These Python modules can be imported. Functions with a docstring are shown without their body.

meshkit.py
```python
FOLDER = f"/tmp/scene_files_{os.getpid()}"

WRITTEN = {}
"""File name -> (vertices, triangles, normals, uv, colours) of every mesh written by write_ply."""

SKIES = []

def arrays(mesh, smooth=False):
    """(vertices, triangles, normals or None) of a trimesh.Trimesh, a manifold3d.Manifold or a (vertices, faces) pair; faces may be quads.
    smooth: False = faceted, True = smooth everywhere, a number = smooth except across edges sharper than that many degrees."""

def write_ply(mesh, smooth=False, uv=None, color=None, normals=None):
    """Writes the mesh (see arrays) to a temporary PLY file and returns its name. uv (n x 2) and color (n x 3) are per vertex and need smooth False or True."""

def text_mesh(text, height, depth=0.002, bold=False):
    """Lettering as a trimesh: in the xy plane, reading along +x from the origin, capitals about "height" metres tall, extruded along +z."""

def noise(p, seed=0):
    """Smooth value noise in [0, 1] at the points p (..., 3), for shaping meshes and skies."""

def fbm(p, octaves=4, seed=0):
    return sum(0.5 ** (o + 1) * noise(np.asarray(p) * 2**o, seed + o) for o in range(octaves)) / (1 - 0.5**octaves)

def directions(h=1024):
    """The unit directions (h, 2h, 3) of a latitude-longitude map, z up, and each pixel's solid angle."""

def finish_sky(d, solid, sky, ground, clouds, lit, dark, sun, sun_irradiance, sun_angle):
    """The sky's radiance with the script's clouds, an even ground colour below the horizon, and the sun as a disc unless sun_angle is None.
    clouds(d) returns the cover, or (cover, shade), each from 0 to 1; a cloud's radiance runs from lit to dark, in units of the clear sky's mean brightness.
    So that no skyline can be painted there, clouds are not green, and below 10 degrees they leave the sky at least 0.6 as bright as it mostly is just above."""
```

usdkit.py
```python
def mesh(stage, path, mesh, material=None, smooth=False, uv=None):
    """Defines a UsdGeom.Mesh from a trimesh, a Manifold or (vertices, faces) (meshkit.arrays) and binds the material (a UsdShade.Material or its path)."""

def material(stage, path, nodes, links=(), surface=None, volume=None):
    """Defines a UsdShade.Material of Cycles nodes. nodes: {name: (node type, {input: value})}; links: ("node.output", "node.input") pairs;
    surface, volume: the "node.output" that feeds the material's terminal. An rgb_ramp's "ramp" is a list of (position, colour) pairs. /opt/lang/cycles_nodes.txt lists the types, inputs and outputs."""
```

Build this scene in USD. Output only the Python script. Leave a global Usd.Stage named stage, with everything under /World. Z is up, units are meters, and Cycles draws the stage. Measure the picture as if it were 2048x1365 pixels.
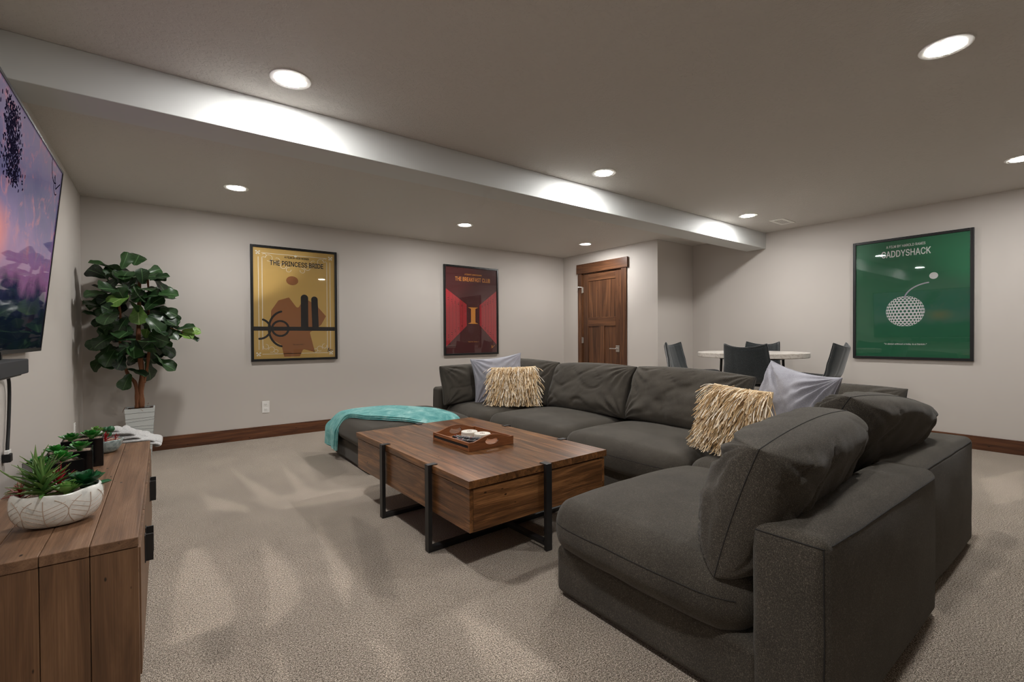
import math, random
import numpy as np
import trimesh, usdkit, meshkit
import shapely.geometry as sg
from shapely import affinity
from shapely.ops import unary_union
from scipy.ndimage import gaussian_filter
from pxr import Usd, UsdGeom, UsdLux, UsdShade, Gf, Sdf, Vt

PI = math.pi
random.seed(7)
RNG = np.random.default_rng(7)
stage = Usd.Stage.CreateInMemory()
UsdGeom.SetStageUpAxis(stage, 'Z')
UsdGeom.SetStageMetersPerUnit(stage, 1.0)
UsdGeom.Xform.Define(stage, '/World')
UsdGeom.Scope.Define(stage, '/World/Looks')

# ------------------------------------------------------------------ camera, lamps' strength, exposure
F_PX, YAW, PITCH, ROLL = 936.06, .6409, -.0097, -.0057
EYE = np.array([.598, -5.839, 1.116])
EXPOSURE = 0.0
LAMP = 470.0                      # radiance of a downlight's lens
LAMP_COLOR = (1.0, .99, .97)
FW = np.array([math.sin(YAW) * math.cos(PITCH), math.cos(YAW) * math.cos(PITCH), math.sin(PITCH)])
RT = np.array([math.cos(YAW), -math.sin(YAW), 0])
UP = np.cross(RT, FW)
RT, UP = RT * math.cos(ROLL) + UP * math.sin(ROLL), UP * math.cos(ROLL) - RT * math.sin(ROLL)
cam = UsdGeom.Camera.Define(stage, '/World/camera')
cam.CreateHorizontalApertureAttr(36.0)
cam.CreateVerticalApertureAttr(24.0)
cam.CreateFocalLengthAttr(F_PX * 36.0 / 2048)
cam.CreateClippingRangeAttr(Gf.Vec2f(.03, 100))
cam.CreateExposureAttr(EXPOSURE)
cam.AddTransformOp().Set(Gf.Matrix4d(*RT, 0, *UP, 0, *(-FW), 0, *EYE, 1))
dome = UsdLux.DomeLight.Define(stage, '/World/room_ambient')   # a closed room: nothing of it is seen
dome.CreateIntensityAttr(0.0)


# ------------------------------------------------------------------ naming and placing
USED = {}


def path_for(parent, name):
    k = (parent, name)
    USED[k] = USED.get(k, 0) + 1
    n = USED[k] - 1
    return f'{parent}/{name}' if n == 0 else f'{parent}/{name}_{n:03d}'


FRAMES = {}


def tag(p, label=None, cat=None, group=None, kind=None):
    for k, v in (('label', label), ('category', cat), ('group', group), ('kind', kind)):
        if v:
            p.SetCustomDataByKey(k, v)
    return p


def thing(name, label, cat, loc=(0, 0, 0), rotz=0, group=None, kind=None):
    """An Xform at the thing's base; its parts are given in its own coordinates, or in world ones with world=True."""
    x = UsdGeom.Xform.Define(stage, path_for('/World', name))
    x.AddTranslateOp().Set(Gf.Vec3d(*map(float, loc)))
    x.AddRotateZOp().Set(math.degrees(rotz))
    p = x.GetPrim()
    FRAMES[str(p.GetPath())] = (np.array(loc, float), rotz)
    return tag(p, label, cat, group, kind)


def obj(name, mesh, m, parent=None, smooth=False, world=False, uv=None, label=None, cat=None, group=None, kind=None):
    par = str(parent.GetPath()) if parent else '/World'
    if hasattr(mesh, 'to_mesh') or isinstance(mesh, (tuple, list)):
        v, f, _ = meshkit.arrays(mesh)
        mesh = trimesh.Trimesh(v, f, process=False)
    if world and parent:
        root = '/'.join(par.split('/')[:3])
        loc, rz = FRAMES[root]
        mesh = mesh.copy()
        mesh.apply_translation(-loc)
        mesh.apply_transform(trimesh.transformations.rotation_matrix(-rz, [0, 0, 1]))
    p = usdkit.mesh(stage, path_for(par, name), mesh, m, smooth=smooth, uv=uv).GetPrim()
    return tag(p, label, cat, group, kind)


def single(name, mesh, m, label, cat, smooth=False, group=None, world=True):
    """A top-level thing that is one mesh: its Xform's origin is left at the world's."""
    return obj(name, mesh, m, None, smooth, label=label, cat=cat, group=group)


def struct(name, mesh, m, parent=None, smooth=False, label=None):
    return obj(name, mesh, m, parent, smooth, label=label, kind=None if parent else 'structure')


def dup(root, loc, rotz, label, group=None):
    was = root.GetCustomData()
    r = thing(root.GetName(), label, was['category'], loc, rotz, group or was.get('group'))
    r.GetReferences().AddInternalReference(root.GetPath())
    r.SetInstanceable(True)
    return r


# ------------------------------------------------------------------ shapes
def cat_m(*ms):
    return trimesh.util.concatenate([m for m in ms if m is not None])


def axis_cuts(h, r, k, n):
    """Coordinates from -h to h: k steps in each rounded zone, n in the flat one."""
    t = np.tan(np.linspace(0, PI / 4, k + 1))
    return np.unique(np.round(np.concatenate([-(h - r) - r * t, np.linspace(-(h - r), h - r, n + 1), (h - r) + r * t]), 7))


def rounded(lo, hi, r=.004, k=2, n=1, fn=None):
    """A box with rounded edges; fn(unit coordinates, points) may bend it. n: steps along the flats (one number or three)."""
    lo, hi = np.array(lo, float), np.array(hi, float)
    c, h = (lo + hi) / 2, (hi - lo) / 2
    r = min(r, .98 * h.min())
    n = (n, n, n) if np.ndim(n) == 0 else n
    cuts = [axis_cuts(h[i], r, k, n[i]) for i in range(3)]
    V, Fs, base = [], [], 0
    for ax in range(3):
        a, b = (ax + 1) % 3, (ax + 2) % 3
        A, B = np.meshgrid(cuts[a], cuts[b], indexing='ij')
        na, nb = A.shape
        i = np.arange((na - 1) * (nb - 1))
        i = i // (nb - 1) * nb + i % (nb - 1)
        for s in (-1, 1):
            P = np.zeros((na * nb, 3))
            P[:, a], P[:, b], P[:, ax] = A.ravel(), B.ravel(), s * h[ax]
            q = np.stack([i, i + nb, i + nb + 1, i + 1], 1)
            if s < 0:
                q = q[:, ::-1]
            V.append(P)
            Fs.append(np.vstack([q[:, [0, 1, 2]], q[:, [0, 2, 3]]]) + base)
            base += len(P)
    P, Fc = np.vstack(V), np.vstack(Fs)
    inner = np.clip(P, -(h - r), h - r)
    d = P - inner
    P = inner + d * (r / np.maximum(np.linalg.norm(d, axis=1), 1e-12))[:, None]
    if fn is not None:
        P = fn(P / h, P)
    m = trimesh.Trimesh(P + c, Fc, process=False)
    m.merge_vertices(digits_vertex=6)
    return m


def bx(x0, x1, y0, y1, z0, z1):
    m = trimesh.creation.box([abs(x1 - x0), abs(y1 - y0), abs(z1 - z0)])
    m.apply_translation([(x0 + x1) / 2, (y0 + y1) / 2, (z0 + z1) / 2])
    return m


def rb(x0, x1, y0, y1, z0, z1, r=.003, k=1):
    return rounded((min(x0, x1), min(y0, y1), min(z0, z1)), (max(x0, x1), max(y0, y1), max(z0, z1)), r, k)


def tube(points, r, n=8, closed=False):
    """A round tube along a line; r is one radius or one per point."""
    p = np.array(points, float)
    r = np.broadcast_to(r, len(p)).astype(float)
    t = np.gradient(p, axis=0)
    if closed:
        t = np.roll(p, -1, 0) - np.roll(p, 1, 0)
    t /= np.maximum(np.linalg.norm(t, axis=1, keepdims=True), 1e-9)
    up = np.array([0, 0, 1.0]) if abs(t[0, 2]) < .9 else np.array([1.0, 0, 0])
    V = []
    a = np.linspace(0, 2 * PI, n, endpoint=False)
    u = np.cross(t[0], up)
    for i in range(len(p)):
        u = u - t[i] * (u @ t[i])
        u /= np.linalg.norm(u)
        w = np.cross(t[i], u)
        V.append(p[i] + r[i] * (np.cos(a)[:, None] * u + np.sin(a)[:, None] * w))
    m, Fc = len(p), []
    for i in range(m if closed else m - 1):
        j = (i + 1) % m
        for q in range(n):
            q2 = (q + 1) % n
            Fc += [[i * n + q, j * n + q2, j * n + q], [i * n + q, i * n + q2, j * n + q2]]
    V = np.vstack(V)
    if not closed:
        V = np.vstack([V, p[0], p[-1]])
        for q in range(n):
            Fc += [[m * n, (q + 1) % n, q], [m * n + 1, (m - 1) * n + q, (m - 1) * n + (q + 1) % n]]
    out = trimesh.Trimesh(V, Fc, process=False)
    if out.volume < 0:
        out.invert()
    return out


def lathe(profile, n=40):
    """Turned about z; profile: (radius, z) from the bottom's middle to the top's (or inside's) middle."""
    m = trimesh.creation.revolve(np.array(profile, float), sections=n)
    if m.volume < 0:
        m.invert()
    return m


def grid_faces(na, nb, flip=False):
    i = np.arange((na - 1) * (nb - 1))
    i = i // (nb - 1) * nb + i % (nb - 1)
    q = np.stack([i, i + nb, i + nb + 1, i + 1], 1)
    if flip:
        q = q[:, ::-1]
    return np.vstack([q[:, [0, 1, 2]], q[:, [0, 2, 3]]])


def shell(P, thick):
    """A closed sheet of even thickness from a grid of points (na, nb, 3)."""
    na, nb, _ = P.shape
    du, dv = np.gradient(P, axis=0), np.gradient(P, axis=1)
    n = np.cross(du, dv)
    n /= np.maximum(np.linalg.norm(n, axis=2, keepdims=True), 1e-9)
    th = np.broadcast_to(np.asarray(thick, float), (na, nb))[..., None]
    A, B = (P + n * th / 2).reshape(-1, 3), (P - n * th / 2).reshape(-1, 3)
    Fc = [grid_faces(na, nb), grid_faces(na, nb, True) + na * nb]
    N = na * nb
    idx = np.arange(N).reshape(na, nb)
    ring = np.concatenate([idx[0, :], idx[1:, -1], idx[-1, -2::-1], idx[-2:0:-1, 0]])
    nx = np.roll(ring, -1)
    Fc.append(np.stack([ring, ring + N, nx + N], 1))
    Fc.append(np.stack([ring, nx + N, nx], 1))
    m = trimesh.Trimesh(np.vstack([A, B]), np.vstack(Fc), process=False)
    if m.volume < 0:
        m.invert()
    return m


def rot(axis, deg):
    return trimesh.transformations.rotation_matrix(math.radians(deg), axis)


def move(m, loc=(0, 0, 0), rz=0, rx=0, ry=0, s=None):
    m = m.copy()
    if s is not None:
        m.apply_scale(s)
    if rx:
        m.apply_transform(rot([1, 0, 0], rx))
    if ry:
        m.apply_transform(rot([0, 1, 0], ry))
    if rz:
        m.apply_transform(rot([0, 0, 1], rz))
    m.apply_translation(loc)
    return m


# ------------------------------------------------------------------ materials
def lin(r, g, b):
    c = np.array([r, g, b], float) / 255
    return tuple(np.where(c <= .04045, c / 12.92, ((c + .055) / 1.055) ** 2.4))


L = '/World/Looks/'
MATS = {}


def mat(name, nodes, links, surface='p.BSDF'):
    MATS[name] = usdkit.material(stage, L + name, nodes, links, surface=surface)
    return MATS[name]


def plain(name, color, rough=.5, bump=None, **kw):
    nodes = {'p': ('principled_bsdf', dict(base_color=color, roughness=rough, **kw))}
    links = []
    if bump:
        nodes |= {'g': ('geometry', {}), 'n': ('noise_texture', dict(scale=bump[0], detail=3)), 'b': ('bump', dict(strength=bump[1], distance=bump[2]))}
        links += [('g.position', 'n.vector'), ('n.fac', 'b.height'), ('b.normal', 'p.normal')]
    return mat(name, nodes, links)


def wood(name, c1, c2, c3, axis='x', scale=1.0, rough=.45, knots=.0, tone=.35, spec=.4, bumpd=.0006):
    """Grain along one world axis; a plank's own random number shifts the grain and its tone."""
    stretch = {'x': (1.3, 17, 17), 'y': (17, 1.3, 17), 'z': (17, 17, 1.3)}[axis]
    fine = tuple(s * (1 if s < 2 else 9) * scale * 1.6 for s in stretch)
    stretch = tuple(s * scale for s in stretch)
    nodes = {
        'g': ('geometry', {}), 'o': ('object_info', {}),
        'sh': ('vector_math', dict(math_type='scale', vector1=(17.3, 11.1, 23.7))),
        'ad': ('vector_math', dict(math_type='add')),
        'mp': ('mapping', dict(scale=stretch)), 'mf': ('mapping', dict(scale=fine)),
        'n': ('noise_texture', dict(scale=1.0, detail=5, roughness=.6, distortion=1.6)),
        'f': ('noise_texture', dict(scale=1.0, detail=3, roughness=.7, distortion=.3)),
        'mx': ('math', dict(math_type='multiply_add', value2=.5, value3=-.25)),
        's': ('math', dict(math_type='add', use_clamp=True)),
        'r': ('rgb_ramp', dict(ramp=[(0.22, c1), (.5, c2), (.78, c3)])),
        'tr': ('map_range', dict(from_min=0.0, from_max=1.0, to_min=1 - tone, to_max=1 + tone)),
        'hv': ('hsv', dict(hue=.5, saturation=1.0, fac=1.0)),
        'b': ('bump', dict(strength=.5, distance=bumpd)),
        'p': ('principled_bsdf', dict(roughness=rough, specular_ior_level=spec)),
    }
    links = [('o.random', 'sh.scale'), ('g.position', 'ad.vector1'), ('sh.vector', 'ad.vector2'), ('ad.vector', 'mp.vector'), ('ad.vector', 'mf.vector'),
             ('mp.vector', 'n.vector'), ('mf.vector', 'f.vector'), ('f.fac', 'mx.value1'), ('n.fac', 's.value1'), ('mx.value', 's.value2'),
             ('s.value', 'r.fac'), ('o.random', 'tr.value'), ('r.color', 'hv.color'), ('tr.result', 'hv.value'), ('f.fac', 'b.height'), ('b.normal', 'p.normal')]
    if knots:
        km = {'x': (9, 20, 20), 'y': (20, 9, 20), 'z': (20, 20, 9)}[axis]
        nodes |= {'kp': ('mapping', dict(scale=km)), 'v': ('voronoi_texture', dict(scale=1.0, randomness=1.0)),
                  'kn': ('noise_texture', dict(scale=30.0, detail=2)), 'ka': ('math', dict(math_type='multiply_add', value2=.10, value3=-.05)), 'kd': ('math', dict(math_type='add')),
                  'kr': ('rgb_ramp', dict(ramp=[(0.0, (1, 1, 1)), (knots * .6, (.9, .9, .9)), (knots, (0, 0, 0))])),
                  'km': ('mix', dict(mix_type='mix', color2=tuple(.10 * x for x in c1)))}
        links += [('ad.vector', 'kp.vector'), ('kp.vector', 'v.vector'), ('g.position', 'kn.vector'), ('kn.fac', 'ka.value1'), ('v.distance', 'kd.value1'), ('ka.value', 'kd.value2'),
                  ('kd.value', 'kr.fac'), ('kr.color', 'km.fac'), ('hv.color', 'km.color1'), ('km.color', 'p.base_color')]
    else:
        links.append(('hv.color', 'p.base_color'))
    return mat(name, nodes, links)


def cloth(name, c_dark, c_mid, c_fleck, fleck=.62, rough=.95, sheen=.15, weave=900.0, bumps=.35, blotch=None):
    nodes = {
        'g': ('geometry', {}),
        'm1': ('mapping', dict(scale=(weave * .22, weave, weave))), 'm2': ('mapping', dict(scale=(weave, weave * .22, weave * .7))), 'm3': ('mapping', dict(scale=(weave, weave * .8, weave * .2))),
        'n1': ('noise_texture', dict(scale=1.0, detail=1)), 'n2': ('noise_texture', dict(scale=1.0, detail=1)), 'n3': ('noise_texture', dict(scale=1.0, detail=1)),
        'x1': ('math', dict(math_type='maximum')), 'x2': ('math', dict(math_type='maximum')),
        'r': ('rgb_ramp', dict(ramp=[(0.42, c_dark), (fleck - .06, c_mid), (fleck + .07, c_fleck)])),
        'big': ('noise_texture', dict(scale=5.0, detail=3)), 'bm': ('map_range', dict(from_min=.3, from_max=.7, to_min=.86, to_max=1.16)),
        'hv': ('hsv', dict(hue=.5, saturation=1.0, fac=1.0)),
        'b': ('bump', dict(strength=bumps, distance=.001)),
        'p': ('principled_bsdf', dict(roughness=rough, sheen_weight=sheen, sheen_roughness=.5, specular_ior_level=.2)),
    }
    links = [('g.position', 'm1.vector'), ('g.position', 'm2.vector'), ('g.position', 'm3.vector'), ('m1.vector', 'n1.vector'), ('m2.vector', 'n2.vector'), ('m3.vector', 'n3.vector'),
             ('n1.fac', 'x1.value1'), ('n2.fac', 'x1.value2'), ('x1.value', 'x2.value1'), ('n3.fac', 'x2.value2'), ('x2.value', 'r.fac'), ('g.position', 'big.vector'),
             ('big.fac', 'bm.value'), ('r.color', 'hv.color'), ('bm.result', 'hv.value'), ('hv.color', 'p.base_color'), ('x2.value', 'b.height'), ('b.normal', 'p.normal')]
    return mat(name, nodes, links)


WALLC = lin(194, 187, 180)
plain('wall_paint', WALLC, .6, bump=(260, .12, .001))
plain('beam_paint', lin(198, 199, 197), .6, bump=(260, .12, .001))
mat('ceiling_paint', {
    'g': ('geometry', {}), 'n': ('noise_texture', dict(scale=46.0, detail=3, roughness=.55, distortion=.6)),
    'r': ('rgb_ramp', dict(ramp=[(.44, (0, 0, 0)), (.52, (1, 1, 1))])), 'b': ('bump', dict(strength=.42, distance=.0035)),
    'p': ('principled_bsdf', dict(base_color=lin(200, 195, 189), roughness=.75))},
    [('g.position', 'n.vector'), ('n.fac', 'r.fac'), ('r.color', 'b.height'), ('b.normal', 'p.normal')])
mat('carpet', {
    'g': ('geometry', {}), 'n': ('noise_texture', dict(scale=380.0, detail=2, roughness=.7)), 'n2': ('noise_texture', dict(scale=150.0, detail=2)), 'n3': ('noise_texture', dict(scale=4.0, detail=4)),
    'md': ('math', dict(math_type='multiply_add', value2=.35, value3=-.17)), 'ad': ('math', dict(math_type='add', use_clamp=True)),
    'r': ('rgb_ramp', dict(ramp=[(.37, lin(40, 33, 26)), (.46, lin(112, 99, 85)), (.54, lin(174, 159, 142)), (.64, lin(236, 223, 207))])),
    'a': ('attribute', dict(attribute='pile')), 'pm': ('map_range', dict(from_min=0.0, from_max=1.0, to_min=.70, to_max=1.40)),
    'b3': ('map_range', dict(from_min=.3, from_max=.7, to_min=.93, to_max=1.07)), 'mu': ('math', dict(math_type='multiply')),
    'hv': ('hsv', dict(hue=.5, saturation=.92, fac=1.0)), 'b': ('bump', dict(strength=.9, distance=.004)),
    'p': ('principled_bsdf', dict(roughness=1.0, specular_ior_level=.05, sheen_weight=.1))},
    [('g.position', 'n.vector'), ('g.position', 'n2.vector'), ('g.position', 'n3.vector'), ('n2.fac', 'md.value1'), ('n.fac', 'ad.value1'), ('md.value', 'ad.value2'), ('ad.value', 'r.fac'),
     ('a.fac', 'pm.value'), ('n3.fac', 'b3.value'), ('pm.result', 'mu.value1'), ('b3.result', 'mu.value2'), ('r.color', 'hv.color'), ('mu.value', 'hv.value'), ('hv.color', 'p.base_color'),
     ('ad.value', 'b.height'), ('b.normal', 'p.normal')])
WAL = (lin(52, 30, 19), lin(96, 58, 36), lin(136, 88, 56))
wood('walnut_x', *WAL, axis='x', rough=.4, knots=.08)
wood('walnut_y', *WAL, axis='y', rough=.4, knots=.08)
wood('walnut_z', lin(48, 29, 18), lin(86, 55, 35), lin(122, 82, 54), axis='z', scale=.55, rough=.38, knots=.07, tone=.10)
wood('walnut_door_y', lin(48, 29, 18), lin(86, 55, 35), lin(122, 82, 54), axis='y', scale=.55, rough=.38, knots=.07, tone=.10)
CON = (lin(80, 56, 39), lin(114, 84, 61), lin(140, 108, 82))
wood('console_y', *CON, axis='y', rough=.5, knots=.11, tone=.12, bumpd=.0012)
wood('console_z', lin(80, 56, 38), lin(108, 78, 54), lin(134, 100, 72), axis='z', rough=.5, knots=.085, tone=.1, bumpd=.001)
TBL = (lin(38, 21, 9), lin(100, 65, 36), lin(156, 108, 66))
wood('table_y', *TBL, axis='y', rough=.3, knots=.08, tone=.14, spec=.5)
wood('table_x', *TBL, axis='x', rough=.4, knots=.1, tone=.1)
wood('tray_wood', lin(92, 52, 28), lin(132, 80, 46), lin(160, 102, 62), axis='x', rough=.4, tone=.06)
wood('tray_wood_y', lin(92, 52, 28), lin(132, 80, 46), lin(160, 102, 62), axis='y', rough=.4, tone=.06)
wood('bark', lin(74, 44, 28), lin(120, 76, 48), lin(150, 102, 68), axis='z', scale=1.6, rough=.8, tone=.1, bumpd=.003)
plain('black_metal', lin(26, 25, 26), .42, metallic=.0, bump=(300, .1, .0005))
plain('frame_black', lin(20, 20, 21), .35)
plain('tv_black', lin(18, 18, 20), .3)
plain('speaker_cloth', lin(38, 38, 40), .9, bump=(900, .5, .0008))
plain('rubber_black', lin(14, 14, 15), .6)
plain('nickel', (.62, .59, .55), .32, metallic=1.0)
plain('white_plastic', lin(232, 230, 226), .35)
plain('slot_dark', lin(40, 38, 36), .6)
plain('white_trim', lin(238, 236, 231), .45)
cloth('charcoal_cloth', lin(46, 43, 38), lin(67, 62, 55), lin(116, 109, 99), fleck=.68, sheen=.08)
plain('seam_thread', lin(36, 34, 32), .9)
cloth('chair_velvet', lin(34, 37, 38), lin(44, 48, 49), lin(62, 66, 67), fleck=.72, sheen=.4, weave=260)
cloth('lavender_cloth', lin(138, 138, 147), lin(156, 155, 163), lin(172, 170, 176), fleck=.7, sheen=.25, rough=.75, weave=500)
mat('teal_plush', {
    'g': ('geometry', {}), 'n': ('noise_texture', dict(scale=9.0, detail=5, roughness=.65, distortion=.8)), 'f': ('noise_texture', dict(scale=420.0, detail=2)),
    'r': ('rgb_ramp', dict(ramp=[(.30, lin(64, 140, 141)), (.5, lin(112, 176, 173)), (.68, lin(164, 208, 203))])), 'b': ('bump', dict(strength=.8, distance=.004)),
    'p': ('principled_bsdf', dict(roughness=.9, sheen_weight=.5, sheen_roughness=.4, sheen_tint=lin(190, 230, 226), specular_ior_level=.2))},
    [('g.position', 'n.vector'), ('g.position', 'f.vector'), ('n.fac', 'r.fac'), ('r.color', 'p.base_color'), ('f.fac', 'b.height'), ('b.normal', 'p.normal')])
mat('raffia', {
    'g': ('attribute', dict(attribute='tint')), 'r': ('rgb_ramp', dict(ramp=[(0, lin(176, 140, 92)), (.3, lin(214, 182, 134)), (.6, lin(234, 212, 176)), (1, lin(244, 236, 222))])),
    'p': ('principled_bsdf', dict(roughness=.5))}, [('g.fac', 'r.fac'), ('r.color', 'p.base_color')])
plain('raffia_base', lin(214, 188, 148), .8, bump=(300, .3, .002))
cloth('grey_blanket', lin(160, 159, 157), lin(188, 187, 185), lin(214, 213, 211), fleck=.7, sheen=.4, weave=300)
plain('basket', lin(40, 36, 33), .8, bump=(120, .8, .006))
mat('glazed_white', {
    'g': ('geometry', {}), 'n': ('noise_texture', dict(scale=38.0, detail=4, roughness=.65)),
    'r': ('rgb_ramp', dict(ramp=[(.26, lin(186, 190, 187)), (.42, lin(226, 226, 220)), (.7, lin(240, 239, 233))])),
    'p': ('principled_bsdf', dict(roughness=.28, coat_weight=.4, coat_roughness=.12))}, [('g.position', 'n.vector'), ('n.fac', 'r.fac'), ('r.color', 'p.base_color')])
plain('groove_brown', lin(190, 168, 150), .5)
plain('black_glaze', lin(14, 14, 15), .12)
mat('celadon_glaze', {
    'g': ('geometry', {}), 'n': ('noise_texture', dict(scale=60.0, detail=4)), 'r': ('rgb_ramp', dict(ramp=[(.35, lin(122, 140, 140)), (.65, lin(172, 186, 184))])),
    'p': ('principled_bsdf', dict(roughness=.22))}, [('g.position', 'n.vector'), ('n.fac', 'r.fac'), ('r.color', 'p.base_color')])
plain('planter_white', lin(196, 200, 198), .45, bump=(40, .15, .003))
plain('planter_line', lin(104, 108, 106), .6)
plain('soil', lin(52, 36, 26), .95, bump=(90, .9, .02))
mat('gravel', {'g': ('geometry', {}), 'v': ('voronoi_texture', dict(scale=150.0)), 'h': ('hsv', dict(hue=.5, saturation=.25, value=.9, fac=1.0)), 'm': ('mix', dict(mix_type='mix', fac=.25, color1=lin(176, 136, 104))),
               'b': ('bump', dict(strength=1.0, distance=.006, invert=True)), 'p': ('principled_bsdf', dict(roughness=.7))},
    [('g.position', 'v.vector'), ('v.color', 'h.color'), ('h.color', 'm.color2'), ('m.color', 'p.base_color'), ('v.distance', 'b.height'), ('b.normal', 'p.normal')])


def leafmat(name, dark, light, vein, rough=.35, trans=.25, veins=True, tip=None):
    """A leaf coloured along its own (across, along) coordinates: midrib, side veins, an edge or tip of another colour."""
    nodes = {'u': ('attribute', dict(attribute='st')), 's': ('separate_xyz', {}), 'o': ('object_info', {}),
             'c': ('math', dict(math_type='subtract', value2=.5)), 'a': ('math', dict(math_type='absolute')),
             'base': ('mix', dict(mix_type='mix', color1=dark, color2=light)), 'p': ('principled_bsdf', dict(roughness=rough)), 't': ('translucent_bsdf', {}), 'm': ('mix_closure', dict(fac=trans))}
    links = [('u.vector', 's.vector'), ('s.x', 'c.value1'), ('c.value', 'a.value1'), ('o.random', 'base.fac')]
    last = 'base.color'
    if veins:
        nodes |= {'k': ('math', dict(math_type='multiply_add', value2=-.55)), 'w': ('math', dict(math_type='multiply', value2=44.0)), 'sn': ('math', dict(math_type='sine')),
                  'th': ('map_range', dict(from_min=.90, from_max=1.0, to_min=0, to_max=.28, clamp=True)), 'rib': ('map_range', dict(from_min=.012, from_max=.035, to_min=1.0, to_max=0, clamp=True)),
                  'mx': ('math', dict(math_type='maximum')), 'vm': ('mix', dict(mix_type='mix', color2=vein))}
        links += [('a.value', 'k.value1'), ('s.y', 'k.value3'), ('k.value', 'w.value1'), ('w.value', 'sn.value1'), ('sn.value', 'th.value'), ('a.value', 'rib.value'),
                  ('th.result', 'mx.value1'), ('rib.result', 'mx.value2'), ('mx.value', 'vm.fac'), (last, 'vm.color1')]
        last = 'vm.color'
    if tip:
        nodes |= {'tp': ('math', dict(math_type='multiply_add', value2=.5)), 'tr': ('map_range', dict(from_min=tip[1], from_max=tip[2], to_min=0, to_max=1, clamp=True)), 'tm': ('mix', dict(mix_type='mix', color2=tip[0]))}
        links += [('a.value', 'tp.value1'), ('s.y', 'tp.value3'), ('tp.value', 'tr.value'), ('tr.result', 'tm.fac'), (last, 'tm.color1')]
        last = 'tm.color'
    links += [(last, 'p.base_color'), (last, 't.color'), ('p.BSDF', 'm.closure1'), ('t.BSDF', 'm.closure2')]
    return mat(name, nodes, links, 'm.closure')


leafmat('fig_leaf', lin(15, 32, 20), lin(44, 74, 36), lin(84, 116, 74), rough=.36, trans=.12)
leafmat('fig_leaf_young', lin(84, 124, 52), lin(124, 160, 78), lin(164, 190, 120), rough=.4, trans=.3)
leafmat('succulent_green', lin(28, 104, 34), lin(58, 148, 52), lin(120, 180, 100), rough=.35, trans=.12, veins=False, tip=(lin(112, 66, 52), 1.08, 1.3))
leafmat('succulent_lime', lin(92, 144, 62), lin(128, 172, 84), lin(0, 0, 0), rough=.4, trans=.12, veins=False)
leafmat('succulent_dark', lin(20, 74, 40), lin(36, 104, 58), lin(0, 0, 0), rough=.4, trans=.08, veins=False)
leafmat('aloe_green', lin(72, 124, 56), lin(136, 172, 98), lin(0, 0, 0), rough=.42, trans=.15, veins=False, tip=(lin(168, 180, 120), .9, 1.3))
leafmat('succulent_red', lin(140, 18, 28), lin(186, 38, 48), lin(0, 0, 0), rough=.35, trans=.1, veins=False)
mat('marble', {'g': ('geometry', {}), 'n': ('noise_texture', dict(scale=5.0, detail=7, roughness=.65, distortion=1.4)),
               'r': ('rgb_ramp', dict(ramp=[(.3, lin(206, 198, 188)), (.46, lin(218, 211, 202)), (.5, lin(192, 182, 171)), (.54, lin(216, 209, 200)), (.8, lin(226, 220, 212))])),
               'p': ('principled_bsdf', dict(roughness=.22))}, [('g.position', 'n.vector'), ('n.fac', 'r.fac'), ('r.color', 'p.base_color')])
mat('lamp_lens', {'e': ('emission', dict(color=LAMP_COLOR, strength=LAMP))}, [], 'e.emission')
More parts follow.
